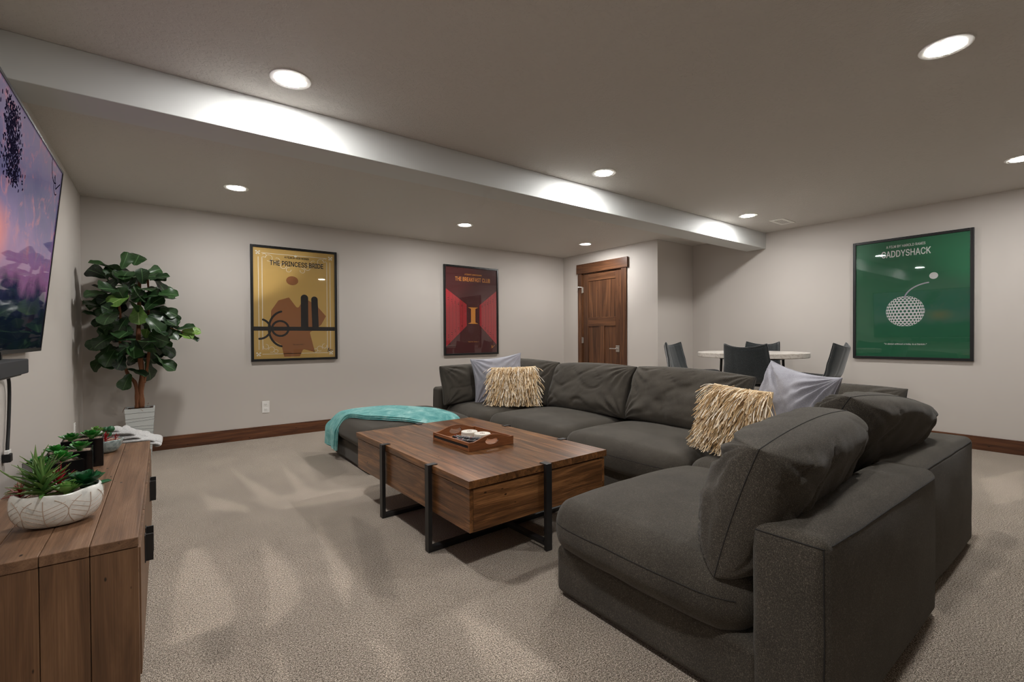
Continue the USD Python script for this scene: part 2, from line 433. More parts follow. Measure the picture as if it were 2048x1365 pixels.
mat('pane_glass', {'t': ('transparent_bsdf', {}), 'g': ('glossy_bsdf', dict(color=(1, 1, 1), roughness=.015)), 'f': ('fresnel', dict(IOR=1.5)), 'h': ('math', dict(math_type='multiply', value2=.65)), 'm': ('mix_closure', {})},
    [('f.fac', 'h.value1'), ('h.value', 'm.fac'), ('t.BSDF', 'm.closure1'), ('g.BSDF', 'm.closure2')], 'm.closure')
mat('screen_picture', {
    'u': ('attribute', dict(attribute='st')), 's': ('separate_xyz', {}), 'mp': ('mapping', dict(scale=(5.0, 3.0, 1.0))), 'n': ('noise_texture', dict(scale=1.6, detail=6, roughness=.6, distortion=.5)),
    'w': ('math', dict(math_type='multiply_add', value2=.30, value3=-.15)), 'v': ('math', dict(math_type='add')),
    'sky': ('rgb_ramp', dict(ramp=[(0, lin(14, 20, 30)), (.17, lin(20, 28, 44)), (.25, lin(44, 46, 74)), (.34, lin(150, 100, 142)), (.46, lin(152, 112, 158)), (.58, lin(112, 94, 146)), (.72, lin(84, 84, 126)), (.86, lin(112, 104, 140)), (1, lin(120, 108, 134))])),
    'c': ('noise_texture', dict(scale=3.4, detail=7, roughness=.65, distortion=1.2)), 'cr': ('map_range', dict(from_min=.52, from_max=.72, to_min=0, to_max=.8, clamp=True)),
    'up': ('map_range', dict(from_min=.38, from_max=.5, to_min=0, to_max=1, clamp=True)), 'cf': ('math', dict(math_type='multiply')),
    'pink': ('mix', dict(mix_type='mix', color2=lin(206, 122, 132))),
    'gx': ('vector_math', dict(math_type='distance', vector2=(.36, .46, 0))), 'gr': ('map_range', dict(from_min=.02, from_max=.15, to_min=.95, to_max=0, clamp=True)),
    'glow': ('mix', dict(mix_type='mix', color2=lin(255, 128, 96))),
    'e': ('emission', dict(strength=.95)), 'g': ('glossy_bsdf', dict(color=(1, 1, 1), roughness=.03)), 'f': ('fresnel', dict(IOR=1.45)), 'm': ('mix_closure', {})},
    [('u.vector', 's.vector'), ('u.vector', 'mp.vector'), ('mp.vector', 'n.vector'), ('mp.vector', 'c.vector'), ('n.fac', 'w.value1'), ('s.y', 'v.value1'), ('w.value', 'v.value2'), ('v.value', 'sky.fac'),
     ('c.fac', 'cr.value'), ('s.y', 'up.value'), ('cr.result', 'cf.value1'), ('up.result', 'cf.value2'), ('cf.value', 'pink.fac'), ('sky.color', 'pink.color1'),
     ('u.vector', 'gx.vector1'), ('gx.value', 'gr.value'), ('gr.result', 'glow.fac'), ('pink.color', 'glow.color1'), ('glow.color', 'e.color'),
     ('f.fac', 'm.fac'), ('e.emission', 'm.closure1'), ('g.BSDF', 'm.closure2')], 'm.closure')
plain('screen_silhouette', lin(20, 17, 32), 1.0, specular_ior_level=0.0)
PRINT = {}


def ink(name, rgb, rough=.5):
    if name not in PRINT:
        PRINT[name] = plain('ink_' + name, lin(*rgb), rough)
    return PRINT[name]


# ------------------------------------------------------------------ the room
H, XD, YJ, XR, YF = 2.44, 6.048, -1.883, 6.888, -8.3
BY1, BY2, ZB, BB = -2.933, -2.682, 2.2367, .131
T = .12
# carpet: a grid carrying how the pile lies (vacuum strokes and footprints)
nx, ny = 431, 519
gx, gy = np.meshgrid(np.linspace(0, XR, nx), np.linspace(YF, 0, ny), indexing='ij')


def floor_px(x, y):
    d = FW + RT * (x - 1024) / F_PX - UP * (y - 682.5) / F_PX
    t = -EYE[2] / d[2]
    return EYE[:2] + t * d[:2]


# strokes of a vacuum cleaner on this floor, as outlines on the ground (metres)
STROKES = [[(396, 984), (420, 1020), (500, 1026), (492, 1012), (432, 996)], [(460, 936), (556, 992), (540, 1020), (492, 970)], [(562, 926), (616, 976), (650, 988), (596, 990), (572, 948)],
           [(376, 1100), (404, 1096), (440, 1150), (474, 1212), (462, 1244), (340, 1292), (344, 1220), (360, 1140)], [(520, 1076), (588, 1140), (604, 1200), (556, 1244), (532, 1260), (536, 1180)],
           [(626, 1024), (640, 1052), (704, 1148), (696, 1220), (672, 1192), (652, 1120)], [(912, 1220), (980, 1252), (1100, 1332), (1060, 1365), (980, 1365)],
           [(740, 1276), (800, 1308), (820, 1365), (772, 1365)], [(532, 1284), (556, 1308), (588, 1365), (556, 1365)], [(500, 1000), (620, 984), (780, 972), (700, 1000), (560, 1020)],
           [(1500, 1364), (1950, 1120), (2010, 1140), (1700, 1364)], [(1960, 960), (2047, 940), (2047, 1000), (1990, 1010)]]
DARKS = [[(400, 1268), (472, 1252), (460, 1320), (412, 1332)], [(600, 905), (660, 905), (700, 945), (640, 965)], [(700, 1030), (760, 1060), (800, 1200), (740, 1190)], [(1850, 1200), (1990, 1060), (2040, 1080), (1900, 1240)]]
from shapely import contains_xy
pile = .5 * np.ones_like(gx)
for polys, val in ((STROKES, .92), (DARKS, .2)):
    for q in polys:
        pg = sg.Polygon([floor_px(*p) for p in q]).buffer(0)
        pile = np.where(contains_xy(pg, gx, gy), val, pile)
lay = meshkit.fbm(np.stack([gx * 1.6 + .4 * gy, gy * .9, 0 * gx], -1), 3, 4)
pile = gaussian_filter(np.clip(pile + .45 * (lay - .5), 0, 1), (.75, .75))
fv = np.stack([gx, gy, 0 * gx], -1).reshape(-1, 3)
ff = grid_faces(nx, ny)
fl = usdkit.mesh(stage, path_for('/World', 'floor'), (fv, ff), MATS['carpet'])
UsdGeom.PrimvarsAPI(fl).CreatePrimvar('pile', Sdf.ValueTypeNames.FloatArray, 'vertex').Set(Vt.FloatArray.FromNumpy(pile.astype(np.float32).ravel()))
tag(fl.GetPrim(), kind='structure', label='beige and brown cut pile carpet with pale vacuum strokes')

W = MATS['wall_paint']
struct('ceiling', bx(-T, XR + T, YF - T, T, H, H + .1), MATS['ceiling_paint'])
struct('wall_left', bx(-T, 0, YF - T, T, 0, H), W)
struct('wall_back', bx(0, XD, 0, T, 0, H), W)
# the closet wall has a door opening
DY0, DY1, DZ = -1.262, -.438, 2.128         # opening
struct('wall_closet', cat_m(bx(XD, XD + T, DY1, T, 0, H), bx(XD, XD + T, YJ, DY0, 0, H), bx(XD, XD + T, DY0, DY1, DZ, H)), W)
struct('wall_jog', bx(XD + T, XR + T, YJ, YJ + T, 0, H), W)
struct('wall_right', bx(XR, XR + T, YF - T, YJ, 0, H), W)
struct('wall_front', bx(0, XR, YF - T, YF, 0, H), W)
struct('ceiling_beam', rb(.0, XR, BY1, BY2, ZB, H, .004, 2), MATS['beam_paint'], smooth=30)
bt = .014
for nm, m, mt in (('baseboard_back', rb(.0, XD, -bt, 0, 0, BB, .003), 'walnut_x'), ('baseboard_left', rb(0, bt, YF, -bt, 0, BB, .003), 'walnut_y'),
                  ('baseboard_closet', cat_m(rb(XD - bt, XD, DY1 + .085, -bt, 0, BB, .003), rb(XD - bt, XD, YJ, DY0 - .085, 0, BB, .003)), 'walnut_y'),
                  ('baseboard_jog', rb(XD, XR, YJ - bt, YJ, 0, BB, .003), 'walnut_x'), ('baseboard_right', rb(XR - bt, XR, YF, YJ - bt, 0, BB, .003), 'walnut_y'),
                  ('baseboard_front', rb(bt, XR - bt, YF, YF + bt, 0, BB, .003), 'walnut_x')):
    struct(nm, m, MATS[mt])

# door in the closet wall: casing, three-panel slab, hinges, lever
door = UsdGeom.Xform.Define(stage, path_for('/World', 'door_1')).GetPrim()
tag(door, 'dark walnut three-panel door with plain casing and satin nickel lever', kind='structure')
FRAMES['/World/door_1'] = (np.zeros(3), 0)
wz, wy = MATS['walnut_z'], MATS['walnut_door_y']
obj('header', rb(XD - .034, XD, -1.385, -.345, 2.122, 2.272, .003), wy, door)
obj('casing', rb(XD - .02, XD, DY1 - .004, DY1 + .076, 0, 2.122, .002), wz, door)
obj('casing', rb(XD - .02, XD, DY0 - .092, DY0 + .004, 0, 2.122, .002), wz, door)
obj('jamb', cat_m(bx(XD, XD + T, DY1 - .02, DY1, 0, DZ), bx(XD, XD + T, DY0, DY0 + .02, 0, DZ), bx(XD, XD + T, DY0, DY1, DZ - .02, DZ + .05)), wz, door)
sx0, sx1 = XD + .006, XD + .044
sy0, sy1 = DY0 + .023, DY1 - .023
sw = .108
obj('stile', rb(sx0, sx1, sy1 - sw, sy1, .012, DZ - .023, .003), wz, door)
obj('stile', rb(sx0, sx1, sy0, sy0 + sw, .012, DZ - .023, .003), wz, door)
obj('rail', rb(sx0, sx1, sy0 + sw, sy1 - sw, DZ - .138, DZ - .023, .003), wy, door)
obj('rail', rb(sx0, sx1, sy0 + sw, sy1 - sw, 1.27, 1.41, .003), wy, door)
obj('rail', rb(sx0, sx1, sy0 + sw, sy1 - sw, .012, .22, .003), wy, door)
ym = (sy0 + sy1) / 2
obj('mullion', rb(sx0, sx1, ym - .055, ym + .055, .22, 1.27, .003), wz, door)
for a, b, c, d in ((sy0 + sw, sy1 - sw, 1.41, DZ - .138), (sy0 + sw, ym - .055, .22, 1.27), (ym + .055, sy1 - sw, .22, 1.27)):
    obj('panel', bx(sx0 + .013, sx1 - .012, a - .005, b + .005, c - .005, d + .005), wz, door)
for z in (1.86, 1.05, .25):
    obj('hinge', cat_m(tube([(XD - .012, DY1 - .012, z - .05), (XD - .012, DY1 - .012, z + .05)], .008, 10), bx(XD - .006, XD + .004, DY1 - .034, DY1 + .004, z - .045, z + .045)), MATS['nickel'], door, smooth=30)
obj('door_stop', cat_m(tube([(XD - .012, DY1 - .01, 1.905), (XD - .05, DY1 + .022, 1.905)], .005, 8), move(trimesh.creation.icosphere(2, .012), (XD - .055, DY1 + .026, 1.905))), MATS['white_plastic'], door, smooth=40, label='white knob on the top hinge')
hz, hy = .925, sy0 + .062
obj('handle_plate', rb(XD - .006, XD + .007, hy - .034, hy + .034, hz - .05, hz + .05, .003, 2), MATS['nickel'], door, smooth=30)
obj('handle', cat_m(tube([(XD - .005, hy, hz), (XD - .05, hy, hz)], .011, 12), rounded((XD - .062, hy - .012, hz - .009), (XD - .046, hy + .115, hz + .009), .006, 2)), MATS['nickel'], door, smooth=40)

# recessed downlights in three rows of three
LAMPS = [(1.13, -1.08, 'recessed ceiling downlight above the wall with the gold poster, nearest the potted fig'), (3.475, -1.065, 'recessed ceiling downlight nearest the red poster'),
         (5.48, -1.075, 'recessed ceiling downlight in front of the walnut door'), (1.135, -3.238, 'large recessed ceiling downlight close to the beam, nearest the television'),
         (3.478, -3.237, 'recessed ceiling downlight beside the middle of the beam'), (5.795, -3.245, 'recessed ceiling downlight beside the ceiling vent'),
         (3.5, -5.3, 'large recessed ceiling downlight above the near end of the sofa, top right of the photo'), (5.81, -5.305, 'recessed ceiling downlight cut by the right edge of the photo'),
         (1.13, -5.3, 'recessed ceiling downlight just above the camera')]
lamp0 = None
for x, y, lab in LAMPS:
    if lamp0 is None:
        lamp0 = thing('ceiling_downlight', lab, 'ceiling light', (x, y, H), 0, 'recessed downlights')
        ring = [(.097, .0), (.098, -.002), (.096, -.005), (.0675, -.0052), (.067, .0)]
        obj('trim_ring', lathe(ring + [ring[0]], 40), MATS['white_trim'], lamp0, smooth=40)
        obj('lens', move(trimesh.creation.cylinder(radius=.0668, height=.0058, sections=48), (0, 0, -.0035)), MATS['lamp_lens'], lamp0)
    else:
        dup(lamp0, (x, y, H), 0, lab)
vent = thing('ceiling_vent', 'white slotted air vent in the ceiling above the beam end', 'vent', (6.4, -3.345, H))
fr = sg.box(-.155, -.077, .155, .077).difference(sg.box(-.115, -.045, .115, .045))
obj('frame', move(trimesh.creation.extrude_polygon(fr, .006, engine='earcut'), (0, 0, -.006)), MATS['white_trim'], vent)
obj('duct', bx(-.115, .115, -.045, .045, -.0012, -.0002), MATS['slot_dark'], vent)
for k in range(6):
    obj('slat', move(bx(-.115, .115, -.0032, .0032, -.0006, .0006), (0, -.0375 + k * .015, -.0045), rx=-30), MATS['white_trim'], vent)


def outlet(name, label, loc, rz):
    t = thing(name, label, 'electrical outlet', loc, rz)
    obj('cover_plate', rounded((-.0375, -.006, -.065), (.0375, 0, .065), .003, 2), MATS['white_plastic'], t, smooth=30)
    for s in (-1, 1):
        r_ = obj('receptacle', rounded((-.018, -.0085, s * .028 - .017), (.018, -.004, s * .028 + .017), .002, 1), MATS['white_plastic'], t)
        obj('slots', cat_m(bx(-.009, -.006, -.0088, -.008, s * .028 - .002, s * .028 + .008), bx(.006, .009, -.0088, -.008, s * .028 - .002, s * .028 + .007), bx(-.002, .002, -.0088, -.008, s * .028 - .011, s * .028 - .006)), MATS['slot_dark'], r_)
    return t


outlet('wall_outlet', 'white duplex outlet low on the wall below the gold poster', (1.512, 0, .343), 0)
outlet('wall_outlet', 'white outlet plate on the left wall seen edge-on above the succulents', (0, -.56, .355), PI / 2)


# ------------------------------------------------------------------ framed posters
def flat(poly, d0, th=.0004):
    """Flat print: a polygon in (right, up) as a thin layer d0 in front of the backing (front = -y)."""
    gs = [g for g in getattr(poly, 'geoms', [poly]) if g.geom_type == 'Polygon' and g.area > 1e-9]
    m = trimesh.util.concatenate([trimesh.creation.extrude_polygon(g, th, engine='earcut') for g in gs])
    v = np.array(m.vertices)
    m.vertices = np.stack([v[:, 0], -(d0 + v[:, 2]), v[:, 1]], 1)
    return m


def words(text, width, cap, cx, cz, d0, bold=True):
    m = meshkit.text_mesh(text, cap, .0004, bold)
    v = np.array(m.vertices)
    v[:, 0] = (v[:, 0] - v[:, 0].min()) / np.ptp(v[:, 0]) * width + cx - width / 2
    m.vertices = np.stack([v[:, 0], -(d0 + v[:, 2]), v[:, 1] + cz - cap / 2], 1)
    return m


def arc(cx, cy, r, a0, a1, w, n=24, ry=None):
    a = np.radians(np.linspace(a0, a1, n))
    return sg.LineString(np.stack([cx + r * np.cos(a), cy + (ry or r) * np.sin(a)], 1)).buffer(w / 2, cap_style='round')


def poster(label, loc, rz, w, h, bg, rough=.5):
    t = thing('framed_poster', label, 'poster', loc, rz)
    fw, dp = .026, .03
    for nm, a in (('frame_side', (-w / 2, -w / 2 + fw, 0, h)), ('frame_side', (w / 2 - fw, w / 2, 0, h)), ('frame_side', (-w / 2 + fw, w / 2 - fw, 0, fw)), ('frame_side', (-w / 2 + fw, w / 2 - fw, h - fw, h))):
        obj(nm, rb(a[0], a[1], -dp, 0, a[2], a[3], .0015), MATS['frame_black'], t)
    pr = obj('print', bx(-w / 2 + fw - .004, w / 2 - fw + .004, -.018, -.002, fw - .004, h - fw + .004), ink(*bg), t)
    obj('glass_pane', bx(-w / 2 + fw - .004, w / 2 - fw + .004, -.0245, -.0225, fw - .004, h - fw + .004), MATS['pane_glass'], t)
    return t, pr


D1, D2, D3, D4 = .0182, .0187, .0192, .0197
# gold poster: a plain arrangement of brown and black shapes of the same sizes inside a white scroll border
w, h = .922, 1.290
t, pr = poster('gold film poster with white scroll border and black bar in a thin black frame', (1.833, 0, .855), 0, w, h, ('gold', (218, 182, 106)))
X = lambda u: (u - .5) * w
Z = lambda v: (1 - v) * h
brown, black, white = ink('brown', (166, 108, 62)), ink('black', (26, 24, 24)), ink('white', (245, 238, 222))
cloak = sg.Polygon([(X(.20), Z(.80)), (X(.22), Z(.56)), (X(.30), Z(.47)), (X(.42), Z(.44)), (X(.52), Z(.54)), (X(.60), Z(.44)), (X(.74), Z(.50)), (X(.86), Z(.60)), (X(.80), Z(.68)), (X(.66), Z(.75)), (X(.72), Z(.93)), (X(.58), Z(.90)), (X(.54), Z(.965)), (X(.36), Z(.965)), (X(.33), Z(.86))]).buffer(.02).buffer(-.02)
obj('print_shape', flat(cloak, D1), brown, pr, label='brown angular shape')
obj('print_shape', flat(affinity.scale(sg.Point(X(.46), Z(.29)).buffer(.064), 1, .8), D1), brown, pr)
bar = sg.box(X(.03), Z(.735), X(.97), Z(.700)).union(unary_union([arc(X(.32), Z(.716), .085, 0, 360, .022), arc(X(.36), Z(.72), .155, 100, 260, .022, ry=.20), arc(X(.09), Z(.72), .11, -90, 70, .022)]))
obj('print_shape', flat(bar, D2), black, pr, label='black bar with open rings')
pills = unary_union([sg.LineString([(X(.60), Z(.70)), (X(.60), Z(.44))]).buffer(.040), sg.LineString([(X(.73), Z(.70)), (X(.72), Z(.45))]).buffer(.036)])
obj('print_shape', flat(pills, D3), black, pr, label='two black upright rounded shapes')
lines = [sg.box(X(a) - .0035, Z(.90), X(a) + .0035, Z(.10)) for a in (.085, .125, .875, .915)] + [sg.box(X(.12), Z(.938) - .003, X(.88), Z(.938) + .003), sg.box(X(.12), Z(.065) - .003, X(.88), Z(.065) + .003)]
obj('print_border', flat(unary_union(lines), D1), white, pr, label='white double border lines')
sc = []
for s in (-1, 1):
    for (u, v, r, a0, a1) in ((.20, .105, .035, 0, 300), (.29, .12, .028, 60, 330), (.36, .165, .030, 180, 480), (.42, .195, .026, 180, 470), (.15, .085, .020, 30, 320), (.22, .90, .030, 0, 300), (.16, .875, .026, 90, 380), (.27, .915, .02, 60, 360)):
        cxx = X(.5 + s * (.5 - u))
        sc.append(arc(cxx, Z(v), r, a0 if s > 0 else 180 - a1, a1 if s > 0 else 180 - a0, .0045))
    for v in (.062, .938):
        for dx, dz in ((0, 0), (.016, .012), (-.016, .012), (.012, -.014), (-.012, -.014)):
            sc.append(sg.Point(X(.5 + s * .42) + dx, Z(v) + dz).buffer(.009))
sc.append(sg.Point(X(.5), Z(.07)).buffer(.014))
obj('print_border', flat(unary_union(sc), D1), white, pr, label='white scroll ornaments')
obj('lettering', words('A FILM BY ROB REINER', .262, .022, X(.515), Z(.087), D3), black, pr)
obj('lettering', words('THE PRINCESS BRIDE', .575, .053, X(.52), Z(.143), D3), black, pr)
obj('lettering', words('"As you wish."', .125, .015, X(.525), Z(.858), D3, False), black, pr)
obj('signature', flat(sg.LineString([(X(.88), Z(.93)), (X(.89), Z(.895)), (X(.90), Z(.925)), (X(.915), Z(.91)), (X(.94), Z(.915))]).buffer(.003), D3), black, pr)
# dark red poster
w, h = .925, 1.284
t, pr = poster('dark red film poster with red side panels and an orange numeral in a black frame', (4.217, 0, .852), 0, w, h, ('maroon', (92, 34, 36)))
X = lambda u: (u - .5) * w
Z = lambda v: (1 - v) * h
red, orange, dark = ink('red', (198, 50, 60)), ink('orange', (244, 166, 76)), ink('dark_red', (84, 28, 30))
floorp = sg.Polygon([(X(.03), Z(.965)), (X(.03), Z(.905)), (X(.40), Z(.672)), (X(.64), Z(.662)), (X(.965), Z(.886)), (X(.965), Z(.965))])
obj('print_shape', flat(sg.Polygon([(X(.03), Z(.26)), (X(.40), Z(.431)), (X(.40), Z(.672)), (X(.03), Z(.905))]), D1), red, pr, label='red side panel')
obj('print_shape', flat(sg.Polygon([(X(.965), Z(.262)), (X(.64), Z(.433)), (X(.64), Z(.662)), (X(.965), Z(.886))]), D1), red, pr, label='red side panel')
bars = []
for k in range(1, 6):
    for s, (a, b) in ((0, (.03, .40)), (1, (.965, .64))):
        u = a + (b - a) * k / 6.2
        f = (u - a) / (b - a)
        top, bot = .26 + (.431 - .26) * f, .905 + (.672 - .905) * f
        bars.append(sg.box(X(u) - .0012, Z(bot), X(u) + .0012, Z(top)))
        for q in (.13, .17, .84, .88):
            v = top + (bot - top) * q
            bars.append(sg.box(X(u) - .022, Z(v) - .004, X(u) - .006, Z(v) + .004))
obj('print_shape', flat(unary_union(bars), D2), dark, pr, label='thin dark lines')
num = unary_union([sg.box(X(.52) - .038, Z(.645), X(.52) + .038, Z(.465)), sg.Polygon([(X(.52) - .09, Z(.462)), (X(.52) + .09, Z(.462)), (X(.52) + .038, Z(.478)), (X(.52) - .038, Z(.478))]),
                   sg.Polygon([(X(.52) - .09, Z(.648)), (X(.52) + .09, Z(.648)), (X(.52) + .038, Z(.632)), (X(.52) - .038, Z(.632))])])
obj('lettering', flat(num, D2), orange, pr, label='large orange I')
obj('lettering', words('A FILM BY JOHN HUGHES', .292, .020, X(.525), Z(.092), D3), orange, pr)
obj('lettering', words('THE BREAKFAST CLUB', .597, .056, X(.52), Z(.147), D3), orange, pr)
obj('lettering', words('"Dear Mr. Vernon..."', .178, .014, X(.52), Z(.852), D3, False), orange, pr)
obj('signature', flat(sg.LineString([(X(.865), Z(.93)), (X(.875), Z(.895)), (X(.885), Z(.925)), (X(.90), Z(.91)), (X(.925), Z(.90))]).buffer(.003), D3), orange, pr)
# green poster: a dotted pale ball and a thin grey curve, plain shapes of the same sizes
w, h = .985, 1.293
t, pr = poster('green film poster with a dotted pale ball in a black frame', (XR, -4.392, .850), -PI / 2, w, h, ('green', (8, 102, 65)))
X = lambda u: (u - .5) * w
Z = lambda v: (1 - v) * h
pale, grey = ink('pale', (226, 227, 225)), ink('grey', (176, 178, 188))
R = .161
bc = (X(.467), Z(.607))
holes = []
for i in range(-7, 8):
    for j in range(-7, 8):
        lat, lon = i * .205, (j + .5 * (i % 2)) * .235 / max(math.cos(i * .205), .3) * .9
        if abs(lat) > 1.45 or abs(lon) > 1.42:
            continue
        px, py = R * math.cos(lat) * math.sin(lon), R * math.sin(lat)
        c = max(math.cos(lat) * math.cos(lon), .05)
        e = affinity.scale(sg.Point(px, py).buffer(.0115, 5), max(math.cos(lon), .25), max(math.cos(lat), .25))
        holes.append(affinity.translate(e, *bc))
ball = sg.Point(bc).buffer(R, 32)
obj('print_shape', flat(ball.difference(unary_union(holes)), D1), pale, pr, label='pale ball with round holes')
obj('print_shape', flat(arc(X(.70), Z(.515), .235, 100, 172, .013, ry=.17), D1), grey, pr, label='thin grey curve')
obj('print_shape', flat(sg.Point(X(.70), Z(.335)).buffer(.034), D2), pale, pr, label='small pale disc')
obj('lettering', words('A FILM BY HAROLD RAMIS', .325, .026, X(.47), Z(.070), D3), pale, pr)
obj('lettering', words('CADDYSHACK', .408, .066, X(.47), Z(.130), D3), pale, pr)
obj('lettering', words('"A donut without a hole, is a Danish."', .352, .017, X(.468), Z(.874), D3), pale, pr)

# ------------------------------------------------------------------ television, soundbar, cable
TY, TW = -2.2, 1.78
tvz, tvx0, tvx1, tvh = 1.052, .052, .154, 1.0102
t = thing('television', 'large wall-mounted television tilted forward, showing a violet sunset sky', 'television', (0, TY - TW / 2, tvz), PI / 2)
tilt = math.degrees(math.atan2(tvx1 - tvx0, 1.005))


def tvpart(m):            # local: x right (towards the back wall), z up, front -y; leaning forward at the top
    return move(m, (0, -tvx0, 0), rx=tilt)


obj('cabinet', tvpart(rounded((-TW / 2, 0.0, 0), (TW / 2, .028, tvh), .005, 2)), MATS['tv_black'], t, smooth=30)
fb = .011
bez = sg.box(-TW / 2, 0, TW / 2, tvh).difference(sg.box(-TW / 2 + fb, fb * 1.6, TW / 2 - fb, tvh - fb))
obj('bezel', tvpart(flat(bez, -.001, .006)), MATS['tv_black'], t)
sx, sz = TW / 2 - fb, tvh
sv = np.array([[-sx, -.001, fb * 1.6], [sx, -.001, fb * 1.6], [sx, -.001, sz - fb], [-sx, -.001, sz - fb]])
scr = trimesh.Trimesh(sv, [[0, 1, 2], [0, 2, 3]], process=False)
screen = obj('screen', tvpart(scr), MATS['screen_picture'], t, uv=[(0, 0), (1, 0), (1, 1), (0, 1)])
lv = []
rg = np.random.default_rng(3)
for k in range(620):        # branches hanging into the picture from its upper edge
    a = rg.random()
    px = sx * 2 * (.395 + .075 * a + .035 * rg.normal()) - sx
    pz = sz * (1.0 - .27 * a ** .8 - .05 * rg.random()) - fb
    if pz < sz - .014:
        lv.append(affinity.rotate(affinity.scale(sg.Point(px, pz).buffer(.0085, 3), 1, .5), rg.random() * 180))
clip = sg.box(-sx, .02, sx, sz - fb)
br = unary_union([arc(sx * .80, sz * 1.0, .11, 180, 290, .006), arc(sx * .86, sz * .90, .06, 150, 300, .005), sg.LineString([(sx * .80, sz * .93), (sx * .86, sz * .87), (sx * .97, sz * .92)]).buffer(.003)])
obj('picture_silhouette', tvpart(flat(unary_union(lv + [br]).intersection(clip), .0011, .0004)), MATS['screen_silhouette'], screen, label='dark leafy branch in the picture', kind='stuff')
obj('wall_mount', cat_m(bx(-.25, .25, -.03, 0, .35, .65), bx(-.2, -.16, -.06, -.02, .3, .7), bx(.16, .2, -.06, -.02, .3, .7)), MATS['black_metal'], t)
sb = thing('soundbar', 'long charcoal soundbar hung below the television', 'soundbar', (0, -3.44, .962), PI / 2)
obj('cabinet', rounded((-.56, -.118, .004), (.56, -.02, .068), .006, 2), MATS['speaker_cloth'], sb, smooth=30)
obj('foot', rb(-.54, .53, -.10, -.02, -.004, .006, .002), MATS['tv_black'], sb)
obj('bracket', cat_m(bx(-.4, -.38, -.06, -.04, .06, .10), bx(.42, .44, -.06, -.04, .06, .10), bx(-.4, .44, -.025, 0, .02, .05)), MATS['black_metal'], sb)
cab = thing('power_cable', 'black power cable hanging down the left wall from the soundbar', 'cable', (0, -2.69, .55))
pts = [(.03, -2.88, .975), (.022, -2.72, .955), (.016, -2.66, .92), (.014, -2.645, .86), (.013, -2.655, .76), (.013, -2.672, .68), (.014, -2.70, .61), (.016, -2.71, .575)]
tt = np.linspace(0, 1, len(pts))
fine = np.linspace(0, 1, 40)
pts = np.stack([np.interp(fine, tt, np.array(pts)[:, k]) for k in range(3)], 1)
obj('cord', tube(gaussian_filter(pts, (1.5, 0), mode='nearest'), .0065, 8), MATS['rubber_black'], cab, smooth=True, world=True)
obj('plug', rb(.002, .03, -2.73, -2.69, .548, .585, .003), MATS['rubber_black'], cab, world=True)
obj('cable_tag', rb(.010, .024, -2.735, -2.685, .587, .603, .001), MATS['white_plastic'], cab, world=True, label='white paper tag')

# ------------------------------------------------------------------ media console of reclaimed planks
CX0, CX1, CY0, CY1, CZ = .09, .531, -3.981, -2.273, .5
con = thing('media_console', 'low reclaimed wood media console of wide planks under the television', 'console', ((CX0 + CX1) / 2, (CY0 + CY1) / 2, 0))
edges = [CX0, .200, .309, .417, CX1]
cy_, cz_ = MATS['console_y'], MATS['console_z']
for a, b in zip(edges[:-1], edges[1:]):
    obj('top_plank', rounded((a + .0006, CY0, CZ - .032 + .001 * (a > .3)), (b - .0006, CY1, CZ + RNG.uniform(-.0008, .0008)), .0025, 1), cy_, con, world=True)
    obj('side_plank', rb(a + .0007, b - .0007, CY0 + .003, CY0 + .03, .0, CZ - .033, .002), cz_, con, world=True)
    obj('side_plank', rb(a + .0012, b - .0012, CY1 - .03, CY1 - .003, .0, CZ - .033, .002), cz_, con, world=True)
obj('back_panel', bx(CX0 + .002, CX0 + .014, CY0 + .03, CY1 - .03, .03, CZ - .033), cy_, con, world=True)
obj('bottom_board', rb(CX0 + .014, CX1 - .02, CY0 + .03, CY1 - .03, .03, .055, .002), cy_, con, world=True)
ncol = 4
cw = (CY1 - CY0 - .06) / ncol
for k in range(ncol):
    a = CY0 + .03 + k * cw
    dpart = obj('door', rb(CX1 - .022, CX1 + .004, a + .003, a + cw - .003, .05, CZ - .045, .002), cz_, con, world=True)
    ya = a + (cw - .045 if k % 2 == 0 else .045)
    obj('handle', cat_m(rb(CX1 + .003, CX1 + .030, ya - .004, ya + .004, .27, .372, .0015), rb(CX1 + .003, CX1 + .007, ya - .02, ya + .02, .27, .372, .0015)), MATS['black_metal'], dpart, world=True)

# ------------------------------------------------------------------ sectional sofa: six pieces of one set
CLOTH, SEAM = MATS['charcoal_cloth'], MATS['seam_thread']


def soft(amp, seed, freq=4.0, fn=None):
    def f(u, p):
        q = p.copy()
        if fn is not None:
            q = fn(u, q)
        for k in range(3):
            q[:, k] += amp * 2 * (meshkit.fbm(p * freq + 13.7 * k + seed * 3.1, 3, seed + k) - .5)
        return q
    return f


def puffed(k_plan=.10, crown=.03, sag=.0):
    """Rounds a cushion's outline in plan and domes its top."""
    def f(u, q):
        ux, uy = u[:, 0].clip(-1, 1), u[:, 1].clip(-1, 1)
        q[:, 0] *= np.sqrt(1 - k_plan * uy ** 4)
        q[:, 1] *= np.sqrt(1 - k_plan * ux ** 4)
        top = (u[:, 2] + 1) / 2
        q[:, 2] += crown * top * (1 - np.abs(ux) ** 2.5) * (1 - np.abs(uy) ** 2.5)
        return q
    return f


def swell(ax, amt):
    """Lets the side faces of an upholstered block bulge a little and its top dome."""
    def f(u, q):
        c = [(1 - np.abs(u[:, i].clip(-1, 1)) ** 2.5) for i in range(3)]
        for i in range(3):
            a, b = [j for j in range(3) if j != i]
            q[:, i] += amt[i] * np.sign(u[:, i]) * np.abs(u[:, i]) ** 3 * c[a] * c[b]
        return q
    return f


